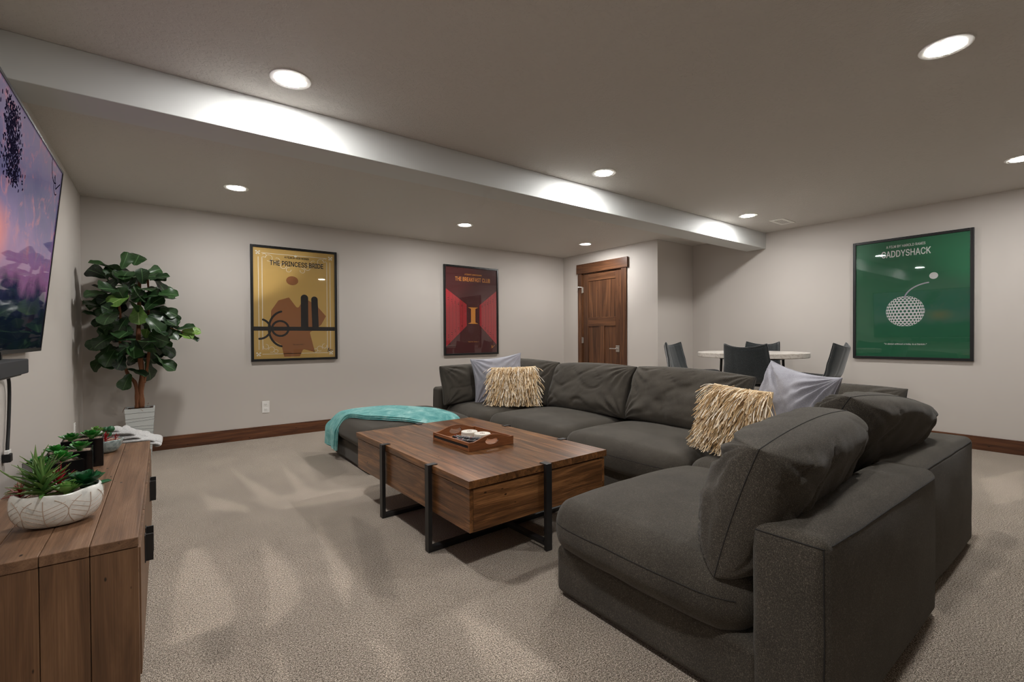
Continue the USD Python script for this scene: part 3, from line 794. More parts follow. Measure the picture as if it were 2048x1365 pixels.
def seam_line(lo, hi, r, fn, path):
    """Where a line drawn on the unit box (points of -1..1, one of them +-1) lies on the rounded, bent box."""
    lo, hi = np.array(lo, float), np.array(hi, float)
    c, h = (lo + hi) / 2, (hi - lo) / 2
    P = np.array(path, float) * h
    inner = np.clip(P, -(h - r), h - r)
    d = P - inner
    P = inner + d * (r / np.maximum(np.linalg.norm(d, axis=1), 1e-12))[:, None]
    return fn(P / h, P) + c


def lineseg(*pts, n=24):
    out = []
    for a, b in zip(pts[:-1], pts[1:]):
        out.append(np.array(a) + np.linspace(0, 1, n)[:, None] * (np.array(b) - np.array(a)))
    return np.vstack(out)


def block(t, name, lo, hi, seed, swl=(.008, .008, .014), seams=()):
    fn = soft(.0035, seed, 5, swell(0, swl))
    obj(name, rounded(lo, hi, .032, 4, (14, 14, 12), fn), CLOTH, t, smooth=True, world=True)
    for s in seams:
        obj('seam', tube(seam_line(lo, hi, .032, fn, lineseg(*s)), .0022, 6), SEAM, t, smooth=True, world=True)


def seat(t, lo, hi, seed, crown=.035, seams=(), plan=.10, r=.10):
    fn = soft(.006, seed, 3.5, puffed(plan, crown))
    obj('seat_cushion', rounded(lo, hi, r, 8, (22, 22, 2), fn), CLOTH, t, smooth=True, world=True)
    for s in seams:
        obj('seam', tube(seam_line(lo, hi, r, fn, lineseg(*s)), .002, 6), SEAM, t, smooth=True, world=True)


GRP = 'charcoal sectional sofa pieces'
BH = .568
# near piece, its back towards the camera's side of the room
t = thing('sofa_section', 'near end piece of the charcoal sectional, open on its left side, closest to the camera', 'sofa', (2.5, -4.85, 0), 0, GRP)
fb = soft(.003, 1, 5)
obj('base', rounded((1.955, -5.19, .012), (3.05, -4.325, .215), .03, 3, (16, 12, 4), fb), CLOTH, t, smooth=True, world=True)
block(t, 'back_frame', (1.955, -5.362, .012), (3.052, -5.165, BH + .012), 2, (.006, .012, .018),
      [[(-1, 1, .93), (-1, -1, .93)], [(-1, -.999, .93), (-1, -.999, -1)], [(-1, -1, .93), (1, -1, .90)]])
seat(t, (1.898, -5.18, .195), (2.985, -4.27, .405), 3, .045, [[(-1, 1, .25), (-1, -1, .25)], [(-1, 1, .25), (1, 1, .25)]], plan=.16)
# corner piece by the near end
t = thing('sofa_section', 'corner piece of the charcoal sectional behind the near end piece, farthest right', 'sofa', (3.55, -4.78, 0), 0, GRP)
obj('base', rounded((3.075, -5.14, .012), (3.88, -4.255, .215), .03, 3, (10, 10, 4), fb), CLOTH, t, smooth=True, world=True)
block(t, 'back_frame', (3.064, -5.312, .012), (4.045, -5.115, BH), 4, (.006, .012, .02), [[(-1, -1, .93), (1, -1, .93)], [(-1, 1, .95), (-1, -1, .93)], [(1, -.999, .93), (1, -.999, -1)]])
block(t, 'back_frame', (3.85, -5.112, .012), (4.045, -4.255, BH), 5)
seat(t, (2.99, -5.13, .195), (3.87, -4.245, .40), 6, .04, [[(-1, -1, .25), (-1, 1, .25)]])
# two middle pieces, then the far corner
for k, (y0, y1, lab) in enumerate(((-4.245, -3.232, 'middle piece of the charcoal sectional right of the walnut door, behind the coffee table'),
                                   (-3.222, -2.212, 'middle piece of the charcoal sectional with the left fringed cushion on its far edge'))):
    t = thing('sofa_section', lab, 'sofa', (3.5, (y0 + y1) / 2, 0), 0, GRP)
    obj('base', rounded((3.068, y0, .012), (3.88, y1, .215), .03, 3, (10, 10, 4), fb), CLOTH, t, smooth=True, world=True)
    block(t, 'back_frame', (3.85, y0, .012), (4.045, y1, BH), 7 + k)
    seat(t, (2.965, y0 - .012, .195), (3.87, y1 + .012, .40), 9 + k, .045, [[(-1, -1, .25), (-1, 1, .25)]])
t = thing('sofa_section', 'far corner piece of the charcoal sectional nearest the red poster', 'sofa', (3.5, -1.7, 0), 0, GRP)
obj('base', rounded((3.068, -2.202, .012), (3.88, -1.36, .215), .03, 3, (10, 10, 4), fb), CLOTH, t, smooth=True, world=True)
block(t, 'back_frame', (3.85, -2.202, .012), (4.045, -1.385, BH), 11)
block(t, 'back_frame', (2.965, -1.38, .012), (4.045, -1.195, BH), 12)
seat(t, (2.965, -2.212, .195), (3.87, -1.39, .40), 13, .04)
ott = thing('ottoman', 'charcoal ottoman with a teal throw over it, at the far end of the sectional', 'ottoman', (2.42, -1.67, 0), 0)
obj('base', rounded((1.91, -2.13, .012), (2.925, -1.205, .2), .03, 3, (12, 12, 4), fb), CLOTH, ott, smooth=True, world=True)
O_LO, O_HI = (1.865, -2.185, .18), (2.945, -1.165, .372)
fo = soft(.005, 14, 3.5, puffed(.14, .045))
o_mesh = rounded(O_LO, O_HI, .09, 8, (22, 22, 2), fo)
obj('seat_cushion', o_mesh, CLOTH, ott, smooth=True, world=True)


# ------------------------------------------------------------------ loose cushions
def cushion(w, h, t, seed=0, n=56, pinch=.06, wr=.014, edge=.42, power=2.6, folds=.010, back=1.0):
    """A stuffed cushion standing in the xz plane, its front towards -y."""
    a = np.sin(PI / 2 * np.linspace(-1, 1, n))
    u, v = np.meshgrid(a, a, indexing='ij')
    prof = (np.clip(1 - np.abs(u) ** power, 0, 1) * np.clip(1 - np.abs(v) ** power, 0, 1)) ** edge
    Xc = u * w / 2 * (1 - pinch * (1 - v ** 2))
    Zc = v * h / 2 * (1 - pinch * (1 - u ** 2))
    rg = np.random.default_rng(seed)

    def wrinkle(s):
        q = np.stack([u * w * 3.4 + s, v * h * 3.4, 0 * u + s], -1)
        nz = meshkit.fbm(q, 4, seed + int(s))
        g = (nz - .5) * 2 * wr
        for cu in (-1, 1):
            for cv in (-1, 1):
                du, dv = (u - cu) * w / 2, (v - cv) * h / 2
                r = np.hypot(du, dv)
                ang = np.arctan2(dv, du)
                ph = rg.random() * 6
                g += folds * rg.uniform(.4, 1) * np.sin(ang * rg.uniform(13, 19) + ph + 5 * nz) * np.exp(-((r - .13) / .11) ** 2)
        ridge = np.abs(meshkit.noise(np.stack([u * w * 2.2 + v * h * 3.0 + 5 * s, (v * h * 2.2 - u * w * 1.2), 0 * u], -1), seed + 5) - .5)
        g -= wr * .7 * np.exp(-(ridge / .05) ** 2) * prof
        return g * np.sqrt(prof)
    F = np.stack([Xc, -(t / 2 * prof + wrinkle(1.0)), Zc], -1)
    B = np.stack([Xc, back * (t / 2 * prof + .5 * wrinkle(2.0)), Zc], -1)
    V = np.vstack([F.reshape(-1, 3), B.reshape(-1, 3)])
    Fc = np.vstack([grid_faces(n, n), grid_faces(n, n, True) + n * n])
    m = trimesh.Trimesh(V, Fc, process=False)
    m.merge_vertices(digits_vertex=6)
    if m.volume < 0:
        m.invert()
    s = np.sin(PI / 2 * np.linspace(-1, 1, 30))
    rim = np.vstack([np.stack([s, -1 + 0 * s], 1), np.stack([1 + 0 * s, s], 1), np.stack([-s, 1 + 0 * s], 1), np.stack([-1 + 0 * s, -s], 1)])
    uu, vv = rim.T
    rim = np.stack([uu * w / 2 * (1 - pinch * (1 - vv ** 2)), 0 * uu, vv * h / 2 * (1 - pinch * (1 - uu ** 2))], 1)
    keep = np.r_[True, np.linalg.norm(np.diff(rim, axis=0), axis=1) > 1e-5]
    return m, rim[keep][:-1]


def pose(p, loc, facing, lean=0, roll=0, h=0):
    """Puts the cushion's lower edge at loc, its front towards facing, its top leaning away by lean degrees."""
    M = rot([0, 1, 0], roll)
    M = trimesh.transformations.translation_matrix([0, 0, h / 2]) @ M
    M = rot([1, 0, 0], -lean) @ M
    M = rot([0, 0, 1], math.degrees(math.atan2(facing[0], -facing[1]))) @ M
    M = trimesh.transformations.translation_matrix(loc) @ M
    return p @ M[:3, :3].T + M[:3, 3]


def put_cushion(name, label, m, loc, facing, lean=0, roll=0, w=1, h=.5, t=.2, seed=0, bend=None, cat='cushion', group=None, seam=True, seamcol=None, rimr=.0035, **kw):
    ms, rim = cushion(w, h, t, seed, **kw)
    V = np.array(ms.vertices)
    if bend is not None:
        V, rim = bend(V), bend(rim)
    V, rim = pose(V, loc, facing, lean, roll, h), pose(rim, loc, facing, lean, roll, h)
    th = thing(name, label, cat, (loc[0], loc[1], V[:, 2].min()), math.atan2(facing[0], -facing[1]), group)
    ms.vertices = V
    obj('cover', ms, m, th, smooth=True, world=True)
    if seam:
        obj('piping', tube(rim, rimr, 6, closed=True), seamcol or SEAM, th, smooth=True, world=True)
    return th


def slouch(k=.10, s=.0, tw=.0):
    """The upper part of a soft cushion tips back, its ends sink."""
    def f(p):
        q = p.copy()
        zz = (p[:, 2] + .28).clip(0)
        q[:, 1] += k * (zz / .5) ** 2
        q[:, 2] -= s * np.abs(p[:, 0] / .5) ** 2 * (zz / .5)
        q[:, 1] += tw * p[:, 0] * (zz / .5)
        return q
    return f


BG = 'loose charcoal back cushions of the sectional'
SZ = .425
BK = dict(group=BG, power=4.6, edge=.36, pinch=.02, rimr=.0018)
put_cushion('back_cushion', 'large slumped charcoal back cushion nearest the camera', CLOTH, (2.365, -5.035, SZ - .035), (-.08, 1), 11, 1, .87, .46, .28, 21, slouch(.05, .04), wr=.032, folds=.026, **BK)
put_cushion('back_cushion', 'charcoal back cushion propped on the sofa corner beside the right lavender pillow', CLOTH, (3.28, -4.98, SZ - .025), (.10, 1), 14, -7, .86, .47, .26, 22, slouch(.07, .04), wr=.026, folds=.022, **BK)
put_cushion('back_cushion', 'charcoal back cushion behind the right corner cushion, only its top edge showing', CLOTH, (3.80, -4.68, SZ - .02), (-1, .0), 15, 0, .76, .44, .2, 23, slouch(.05, .02), **BK)
put_cushion('back_cushion', 'charcoal back cushion left of the right fringed cushion, below the dining chairs', CLOTH, (3.71, -3.76, SZ - .015), (-1, 0), 13, 1.5, .99, .48, .24, 24, slouch(.06, .025), wr=.018, folds=.014, **BK)
put_cushion('back_cushion', 'charcoal back cushion in front of the walnut door', CLOTH, (3.71, -2.76, SZ - .015), (-1, .02), 13, -1, .99, .48, .24, 25, slouch(.06, .025), wr=.018, folds=.014, **BK)
put_cushion('back_cushion', 'charcoal back cushion mostly hidden behind the left fringed cushion', CLOTH, (3.72, -1.84, SZ - .015), (-1, 0), 13, 1, .84, .48, .2, 26, slouch(.05, .02), **BK)
put_cushion('back_cushion', 'charcoal back cushion leaning on the sofa end left of the left lavender pillow', CLOTH, (3.36, -1.55, SZ - .015), (0, -1), 8, 0, .88, .42, .23, 27, slouch(.04, .02), wr=.018, folds=.014, **BK)
LV = MATS['lavender_cloth']
PG = 'lavender throw pillows'
put_cushion('throw_pillow', 'crinkled lavender throw pillow on the right, behind the right fringed cushion', LV, (3.36, -4.63, SZ), (-.85, .52), 14, 6, .57, .52, .16, 31, None, group=PG, pinch=.10, wr=.016, folds=.016, seamcol=LV)
put_cushion('throw_pillow', 'crinkled lavender throw pillow at the far end of the sofa, below the red poster', LV, (3.38, -1.86, SZ), (-.61, -.79), 14, -7, .54, .50, .15, 32, None, group=PG, pinch=.10, wr=.014, folds=.016, seamcol=LV)


def fringed(label, loc, facing, lean, roll, w, h, seed):
    ms, rim = cushion(w, h, .13, seed, pinch=.03, wr=.004)
    th = thing('fringed_cushion', label, 'cushion', (loc[0], loc[1], loc[2]), math.atan2(facing[0], -facing[1]), 'raffia fringed cushions')
    rg = np.random.default_rng(seed)
    ms.vertices = pose(np.array(ms.vertices), loc, facing, lean, roll, h)
    obj('cover', ms, MATS['raffia_base'], th, smooth=True, world=True)
    V, Fc, TI = [], [], []
    a = np.array(facing, float) / np.hypot(*facing)
    side = np.array([-a[1], a[0], 0])
    out0 = np.array([a[0], a[1], 0])
    rows = np.linspace(.96, -.93, 25)
    for r_ in rows:
        for c in np.linspace(-1, 1, 42):
            u, v = c + rg.normal() * .015, r_ + rg.normal() * .02
            pr_ = (max(1 - abs(u) ** 2.6, 0) * max(1 - abs(v) ** 2.6, 0)) ** .42
            p = np.array([[u * w / 2, -.065 * pr_, v * h / 2]])
            p = pose(p, loc, facing, lean, roll, h)[0]
            ln = rg.uniform(.075, .125) * (1.1 if r_ > -.7 else .66)
            d = -np.array([0, 0, 1.0]) * rg.uniform(.55, 1.0) + side * (rg.normal() * .38 + .75 * abs(u) ** 3 * np.sign(u)) + out0 * rg.uniform(.5, 1.6)
            if v > .85:
                d += np.array([0, 0, rg.uniform(.1, 1.0)]) + out0 * .5
            d /= np.linalg.norm(d)
            pts = [p]
            for k in range(3):
                pts.append(pts[-1] + d * ln / 3)
                d = d + np.array([0, 0, -.30]) + side * rg.normal() * .08
                d /= np.linalg.norm(d)
                lim = loc[2] + .008
                if pts[-1][2] < lim:
                    pts[-1][2] = lim + .004 * rg.random()
            wd = rg.uniform(.0026, .0044)
            TI += [rg.random()] * 12
            q = rg.random() * 3
            s1 = side * math.cos(q) + out0 * math.sin(q)
            s2 = np.cross(s1, d)
            b = len(V)
            for k, pp in enumerate(pts):
                for ang in (0, 2.1, 4.2):
                    V.append(pp + wd * (math.cos(ang) * s1 + .6 * math.sin(ang) * s2))
            for k in range(3):
                for j in range(3):
                    j2 = (j + 1) % 3
                    A, B, C, D = b + 3 * k + j, b + 3 * k + j2, b + 3 * k + 3 + j2, b + 3 * k + 3 + j
                    Fc += [[A, B, C], [A, C, D]]
            Fc.append([b + 9, b + 10, b + 11])
    p_ = obj('fringe', trimesh.Trimesh(np.array(V), Fc, process=False), MATS['raffia'], th, world=True, kind='stuff')
    UsdGeom.PrimvarsAPI(p_).CreatePrimvar('tint', Sdf.ValueTypeNames.FloatArray, 'vertex').Set(Vt.FloatArray.FromNumpy(np.array(TI, np.float32)))


fringed('raffia fringed cushion on the right, in front of the right lavender pillow', (3.24, -4.41, SZ - .005), (-.97, .22), 14, 2, .41, .40, 41)
fringed('raffia fringed cushion at the far end of the sofa, before the left lavender pillow', (3.40, -2.10, SZ - .005), (-.66, -.75), 15, -2, .46, .40, 42)

# ------------------------------------------------------------------ teal throw over the ottoman
from scipy.interpolate import LinearNDInterpolator
ov = np.array(o_mesh.vertices)
ov = ov[ov[:, 2] > .28]
o_top = LinearNDInterpolator(ov[:, :2], ov[:, 2], fill_value=.30)
NA, NB = 70, 34
s_ = np.linspace(0, 1, NA)
HANG = .26                                   # part of the length that hangs down
near = np.array([(1.93, -1.50), (1.97, -1.66), (2.03, -1.84), (2.14, -2.01), (2.32, -2.14), (2.54, -2.185), (2.74, -2.185)])
far = np.array([(1.93, -1.19), (2.02, -1.22), (2.16, -1.28), (2.34, -1.42), (2.52, -1.62), (2.68, -1.88), (2.77, -2.165)])
k7 = np.linspace(0, 1, 7)


def edge_line(p, q):
    return np.stack([np.interp(q, k7, p[:, 0]), np.interp(q, k7, p[:, 1])], -1)


def throw(lift, inset, hang_to, seed):
    P = np.zeros((NA, NB, 3))
    for i, s in enumerate(s_):
        w_ = np.linspace(0, 1, NB)[:, None]
        if s < HANG:
            q = s / HANG
            a, b = edge_line(near, np.array(0.0)), edge_line(far, np.array(0.0))
            y = (a[1] + (b[1] - a[1]) * w_[:, 0]) + .03 * (1 - q)
            x0 = 1.868 - .012 - lift * .8
            zt = .325
            z = hang_to + (zt - hang_to) * q
            bulge = .012 * np.sin(w_[:, 0] * 9 + seed) * (1 - q)
            P[i, :, 0], P[i, :, 1], P[i, :, 2] = x0 - bulge, y, z + .012 * (w_[:, 0] - .5) * (1 - q)
        else:
            q = (s - HANG) / (1 - HANG)
            a, b = edge_line(near, np.array(q)), edge_line(far, np.array(q))
            xy = a + (b - a) * w_
            z = o_top(xy[:, 0], xy[:, 1])
            edge = np.clip((xy[:, 0] - 1.88) / .13, 0, 1)
            P[i, :, :2] = xy
            P[i, :, 2] = z + .010 + lift * (1 - .6 * q ** 3) + .006 * np.sin(xy[:, 0] * 9 + xy[:, 1] * 14 + seed) ** 2
    for k in range(2):
        P[:, :, k] = gaussian_filter(P[:, :, k], (2.2, .6), mode='nearest')
    P[:, :, 2] = gaussian_filter(P[:, :, 2], (1.6, .6), mode='nearest')
    P[:, :, 1] += inset * np.linspace(1, 0, NB)[None, :]
    return P


tw = thing('throw_blanket', 'teal plush throw draped over the charcoal ottoman', 'blanket', (2.3, -1.7, .06))
obj('upper_layer', shell(throw(.018, 0, .10, .5), .015), MATS['teal_plush'], tw, smooth=True, world=True)
obj('lower_layer', shell(throw(.000, -.018, .085, .5), .015), MATS['teal_plush'], tw, smooth=True, world=True)

# ------------------------------------------------------------------ coffee table
ct = thing('coffee_table', 'dark stained wood coffee table with black iron straps and floor bars', 'table', (2.175, -3.268, 0), math.radians(1.6))
tx, ty, tt_ = .478, .722, .45
nb = 9
bw = 2 * tx / nb
for k in range(nb):
    a = -tx + k * bw
    obj('top_board', rounded((a + .0001, -ty, tt_ - .036), (a + bw - .0001, ty, tt_ + RNG.uniform(-.0001, .0001)), .0004, 1), MATS['table_y'], ct)
ap = .205
obj('side_board', rb(-tx + .008, -tx + .03, -ty + .01, ty - .01, ap, tt_ - .043, .002), MATS['table_y'], ct)
obj('side_board', rb(tx - .03, tx - .008, -ty + .01, ty - .01, ap, tt_ - .043, .002), MATS['table_y'], ct)
obj('end_board', rb(-tx + .03, tx - .03, -ty + .008, -ty + .03, ap, tt_ - .043, .002), MATS['table_x'], ct)
obj('end_board', rb(-tx + .03, tx - .03, ty - .03, ty - .008, ap, tt_ - .043, .002), MATS['table_x'], ct)
obj('carcass', cat_m(bx(-tx + .03, tx - .03, -ty + .03, ty - .03, ap + .01, ap + .025), bx(-tx + .02, tx - .02, -ty + .02, ty - .02, tt_ - .044, tt_ - .036)), MATS['table_y'], ct)
im = MATS['black_metal']
LW, LT = .038, .022
for yb in (.235, -.355):
    for s in (-1, 1):
        xo = s * (tx + .002)
        obj('strap_leg', cat_m(rb(xo - (LT if s < 0 else 0), xo + (LT if s > 0 else 0), yb - LW / 2, yb + LW / 2, 0.002, tt_ + .0025, .0012), rb(xo - s * .034, xo + s * LT, yb - LW / 2, yb + LW / 2, tt_ + .0006, tt_ + .004, .001)), im, ct)
    obj('floor_bar', rb(-tx - .002, tx + .002, yb - LW / 2, yb + LW / 2, .002, .026, .0015), im, ct)
for s in (-1, 1):
    yo = s * (ty + .002)
    obj('strap_leg', cat_m(rb(-LW / 2, LW / 2, yo - (LT if s < 0 else 0), yo + (LT if s > 0 else 0), .002, tt_ + .0025, .0012), rb(-LW / 2, LW / 2, yo - s * .034, yo + s * LT, tt_ + .0006, tt_ + .004, .001)), im, ct)
obj('floor_bar', rb(-LW / 2, LW / 2, -ty - .002, ty + .002, .0265, .046, .0015), im, ct)

# tray with coasters and two remotes
TZ = tt_ + .0008
tr = thing('serving_tray', 'wooden serving tray with cut-out handles and black side strips on the coffee table', 'tray', (2.162, -3.318, TZ), math.radians(2.5))
hw, hl = .165, .207
obj('tray_bottom', rb(-hw + .008, hw - .008, -hl + .008, hl - .008, .004, .012, .001), MATS['tray_wood_y'], tr)
for s in (-1, 1):
    xs = s * (hw - .006)
    wall = obj('side_wall', cat_m(rb(xs - .006, xs + .006, -hl + .011, hl - .011, 0, .016, .0015), rb(xs - s * .0035 - .0025, xs - s * .0035 + .0025, -hl + .011, hl - .011, .015, .034, .0005), rb(xs - .006, xs + .006, -hl + .011, hl - .011, .033, .05, .0015)), MATS['tray_wood_y'], tr)
    obj('metal_strip', rb(xs + s * .0005 - .002, xs + s * .0005 + .002, -hl + .012, hl - .012, .0165, .0325, .0005), im, wall, label='black metal strip')
    q = np.linspace(-1, 1, 41)
    top = .05 + .030 * np.clip(np.cos(q * PI * .62), 0, 1) ** 1.3
    pol = sg.Polygon(np.vstack([np.stack([q * hw, top], 1), [(hw, 0), (-hw, 0)]]))
    aa = np.radians(np.linspace(180, 360, 24))
    hole = sg.Polygon(np.vstack([np.stack([.046 * np.cos(aa), .044 + .019 * np.sin(aa)], 1), [(.034, .056), (.018, .050), (0, .0475), (-.018, .050), (-.034, .056)]])).buffer(.003)
    m = trimesh.creation.extrude_polygon(pol.difference(hole), .012, engine='earcut')
    v = np.array(m.vertices)
    m.vertices = np.stack([v[:, 0], v[:, 2] - .006 + s * (hl - .006), v[:, 1]], 1)
    m.fix_normals()
    obj('handle_end', m, MATS['tray_wood'], tr)
EMB = ink('emblem', (112, 62, 44))
cg = 'cream round coasters stacked on the tray'
co = [(2.208, -3.205, 'the far stack of two'), (2.238, -3.315, 'the near stack of two')]
for i, (x, y, nm) in enumerate(co):
    for k in range(2):
        c = thing('coaster', f"{'upper' if k else 'lower'} cream round coaster in {nm} on the tray", 'coaster', (x, y, TZ + .0122 + k * .0163), .4 + i * .7, cg)
        obj('disc', lathe([(0, 0), (.050, 0), (.053, .002), (.053, .0135), (.051, .0158), (0, .0160)], 40), MATS['white_trim'] if False else ink('cream', (226, 220, 206), .45), c, smooth=35)
        if k:
            ring = unary_union([arc(0, 0, .014, 20, 160, .004), arc(0, 0, .014, 200, 340, .004), sg.Point(0, 0).buffer(.0045), sg.box(-.017, -.003, -.010, .003), sg.box(.010, -.003, .017, .003)])
            obj('emblem', move(trimesh.util.concatenate([trimesh.creation.extrude_polygon(g, .0003, engine='earcut') for g in ring.geoms]), (0, 0, .0160)), EMB, c, label='small brown printed emblem')


def remote(label, loc, rz, L_, buttons, seed):
    t = thing('remote_control', label, 'remote control', loc, rz)
    def f(u, q):
        q[:, 2] += .004 * (np.abs(u[:, 0]) ** 2)
        q[:, 1] *= 1 - .12 * np.cos(u[:, 0] * PI)
        return q
    obj('body', rounded((-L_ / 2, -.022, 0), (L_ / 2, .022, .018), .007, 3, (16, 4, 1), f), MATS['tv_black'], t, smooth=True)
    rg = np.random.default_rng(seed)
    cols = [ink('btn_grey', (150, 150, 152), .5), ink('btn_red', (210, 40, 40), .5), ink('btn_white', (230, 230, 228), .5)]
    for i in range(buttons):
        for j in range(3):
            x = -L_ / 2 + .014 + i * (L_ - .028) / (buttons - 1)
            m = move(trimesh.creation.cylinder(radius=.0036, height=.003, sections=10), (x, -.011 + j * .011, .0185 + .004 * abs(2 * x / L_) ** 2))
            obj('button', m, cols[1] if (i == 0 and j == 1) or (i == buttons - 4 and j == 0) else cols[2] if (i + j) % 5 == 2 else cols[0], t)


remote('black remote control with many coloured buttons, in front of the coasters on the tray', (2.135, -3.30, TZ + .0122), math.radians(-62), .20, 11, 5)
remote('slim curved black remote control nearer the tray handle', (2.10, -3.37, TZ + .0122), math.radians(-60), .19, 5, 6)

# ------------------------------------------------------------------ counter-height dining set in the corner
DX, DY_, DZ_ = 5.76, -3.30, .93
dt = thing('dining_table', 'round white marble counter-height table on thin black legs in the corner', 'table', (DX, DY_, 0))
R_ = .548
obj('tabletop', move(lathe([(0, 0), (R_ - .006, 0), (R_, .006), (R_, .047), (R_ - .005, .052), (0, .052)], 72), (0, 0, DZ_ - .052)), MATS['marble'], dt, smooth=30)
obj('apron_ring', move(lathe([(.30, 0), (.32, 0), (.32, .02), (.30, .02), (.30, 0)], 40), (0, 0, DZ_ - .074)), im, dt, smooth=30)
for a in (-66, 24, 114, 204):
    c, s = math.cos(math.radians(a)), math.sin(math.radians(a))
    obj('leg', tube([(c * .30, s * .30, DZ_ - .055), (c * .33, s * .33, .002)], .013, 12), im, dt, smooth=40)


def make_chair(label, loc, rz):
    t = thing('dining_chair', label, 'chair', loc, rz, 'dark upholstered chairs around the marble table')
    # side profile from the seat's front to the back's top; the chair faces -y
    prof = np.array([(-.245, .635), (-.235, .662), (-.19, .672), (-.05, .662), (.09, .655), (.165, .675), (.205, .735), (.235, .83), (.262, .93), (.285, 1.005)])
    tq = np.linspace(0, 1, len(prof))
    q = np.linspace(0, 1, 44)
    pr_ = np.stack([np.interp(q, tq, prof[:, k]) for k in range(2)], 1)
    pr_ = gaussian_filter(pr_, (1.6, 0), mode='nearest')
    u = np.linspace(-1, 1, 27)
    P = np.zeros((len(q), len(u), 3))
    for i, (y, z) in enumerate(pr_):
        b = np.clip((q[i] - .48) / .3, 0, 1)                    # 0 on the seat, 1 on the back
        half = .225 * (1 - b) + (.228 - .036 * np.clip((q[i] - .55) / .45, 0, 1)) * b
        half *= .86 + .14 * np.clip(q[i] / .12, 0, 1)
        wing = .055 * b
        P[i, :, 0] = u * half
        P[i, :, 1] = y - wing * np.abs(u) ** 2.4
        P[i, :, 2] = z + .030 * (1 - b) * np.abs(u) ** 3 + .038 * np.abs(u) ** 2.2 * np.clip((q[i] - .86) / .14, 0, 1)
    groove = np.exp(-((np.abs(u) - .36) / .035) ** 2)[None, :]
    ends = np.clip(np.minimum(q, 1 - q) / .04, 0, 1)[:, None] ** .5 * np.clip((1 - np.abs(u)) / .10, 0, 1)[None, :] ** .5
    sh = shell(P, (.05 - .012 * groove) * (.35 + .65 * ends))
    obj('shell', sh, MATS['chair_velvet'], t, smooth=True)
    rim = np.vstack([P[:, 0], P[-1, 1:-1], P[::-1, -1], P[0, -2:0:-1]])
    obj('piping', tube(rim, .006, 6, closed=True), MATS['chair_velvet'], t, smooth=True)
    for sx_ in (-1, 1):
        for sy_ in (-1, 1):
            obj('leg', tube([(sx_ * .15, sy_ * .14 - .02, .64), (sx_ * .20, sy_ * .19 - .02, .002)], np.array([.013, .009]), 10), im, t, smooth=40)
    obj('seat_plate', bx(-.16, .16, -.18, .14, .622, .634), im, t)
    k = .176
    obj('footrest', tube([(-k, -k - .015, .25), (k, -k - .015, .25), (k, k - .02, .25), (-k, k - .02, .25)], .007, 8, closed=True), im, t)
    return t


ch0 = make_chair('dark grey upholstered dining chair with its back to the camera, in front of the table', (5.28, -3.56, 0), PI / 2 + .12)
dup(ch0, (5.60, -2.68, 0), math.radians(8), 'dark grey upholstered dining chair left of the marble table, seen from its side')
dup(ch0, (6.30, -3.07, 0), -PI / 2 + .05, 'dark grey upholstered dining chair behind the marble table against the wall')
dup(ch0, (5.90, -3.86, 0), PI + .05, 'dark grey upholstered dining chair right of the marble table, beside the green poster')

# ------------------------------------------------------------------ plants
def leaf_mesh(L_, w, shape='fig', n=(9, 7), droop=.25, cup=.15, rip=.0, seed=0, thick=0):
    """A leaf along +y from the origin, its upper side +z. Returns (mesh, uv)."""
    na, nb_ = n
    t = np.linspace(0, 1, na)
    u = np.linspace(-1, 1, nb_)
    if shape == 'fig':
        half = np.interp(t, [0, .06, .2, .36, .55, .72, .84, .92, .965, .99, 1], [.05, .30, .52, .60, .84, 1.0, .93, .74, .52, .28, .06]) * w / 2
    elif shape == 'petal':
        half = np.interp(t, [0, .2, .5, .72, .88, 1], [.35, .6, .92, 1.0, .72, .03]) * w / 2
    else:
        half = np.interp(t, [0, .12, .5, 1], [.8, 1, .72, .03]) * w / 2
    T_, U = np.meshgrid(t, u, indexing='ij')
    x = U * half[:, None]
    ang = -droop * T_ ** 1.4 * 1.5
    y = L_ * np.cumsum(np.cos(ang), 0) / na
    z = L_ * np.cumsum(np.sin(ang), 0) / na
    y -= y[0]
    z -= z[0]
    z += cup * np.abs(U) ** 1.6 * half[:, None] + rip * half[:, None] * np.sin(T_ * 14 + seed) * np.abs(U) ** 2
    P = np.stack([x, y, z], -1)
    uv = np.stack([(U + 1) / 2, T_], -1).reshape(-1, 2)
    if thick:
        th = thick * (1 - .8 * np.abs(U) ** 2) * (1 - .7 * T_ ** 3)
        m = shell(P, th)
        return m, np.vstack([uv, uv])
    m = trimesh.Trimesh(P.reshape(-1, 3), grid_faces(na, nb_), process=False)
    return m, uv


def orient(d, up):
    """Rotation taking +y to d and +z near up."""
    d = np.array(d, float) / np.linalg.norm(d)
    x = np.cross(d, up)
    if np.linalg.norm(x) < 1e-3:
        x = np.array([1.0, 0, 0])
    x /= np.linalg.norm(x)
    return np.stack([x, d, np.cross(x, d)], 1)


def put_leaf(parent, proto, at, d, up, s, m, name='leaf', label=None):
    mesh, uv = proto
    v = np.array(mesh.vertices) * s @ orient(d, np.array(up, float)).T + at
    return obj(name, trimesh.Trimesh(v, mesh.faces, process=False), m, parent, smooth=True, world=True, uv=uv, label=label)


FX, FY = .425, -.355
fig = thing('potted_fig', 'tall fiddle-leaf fig tree in a tapered white pot in the far left corner', 'potted plant', (FX, FY, 0))


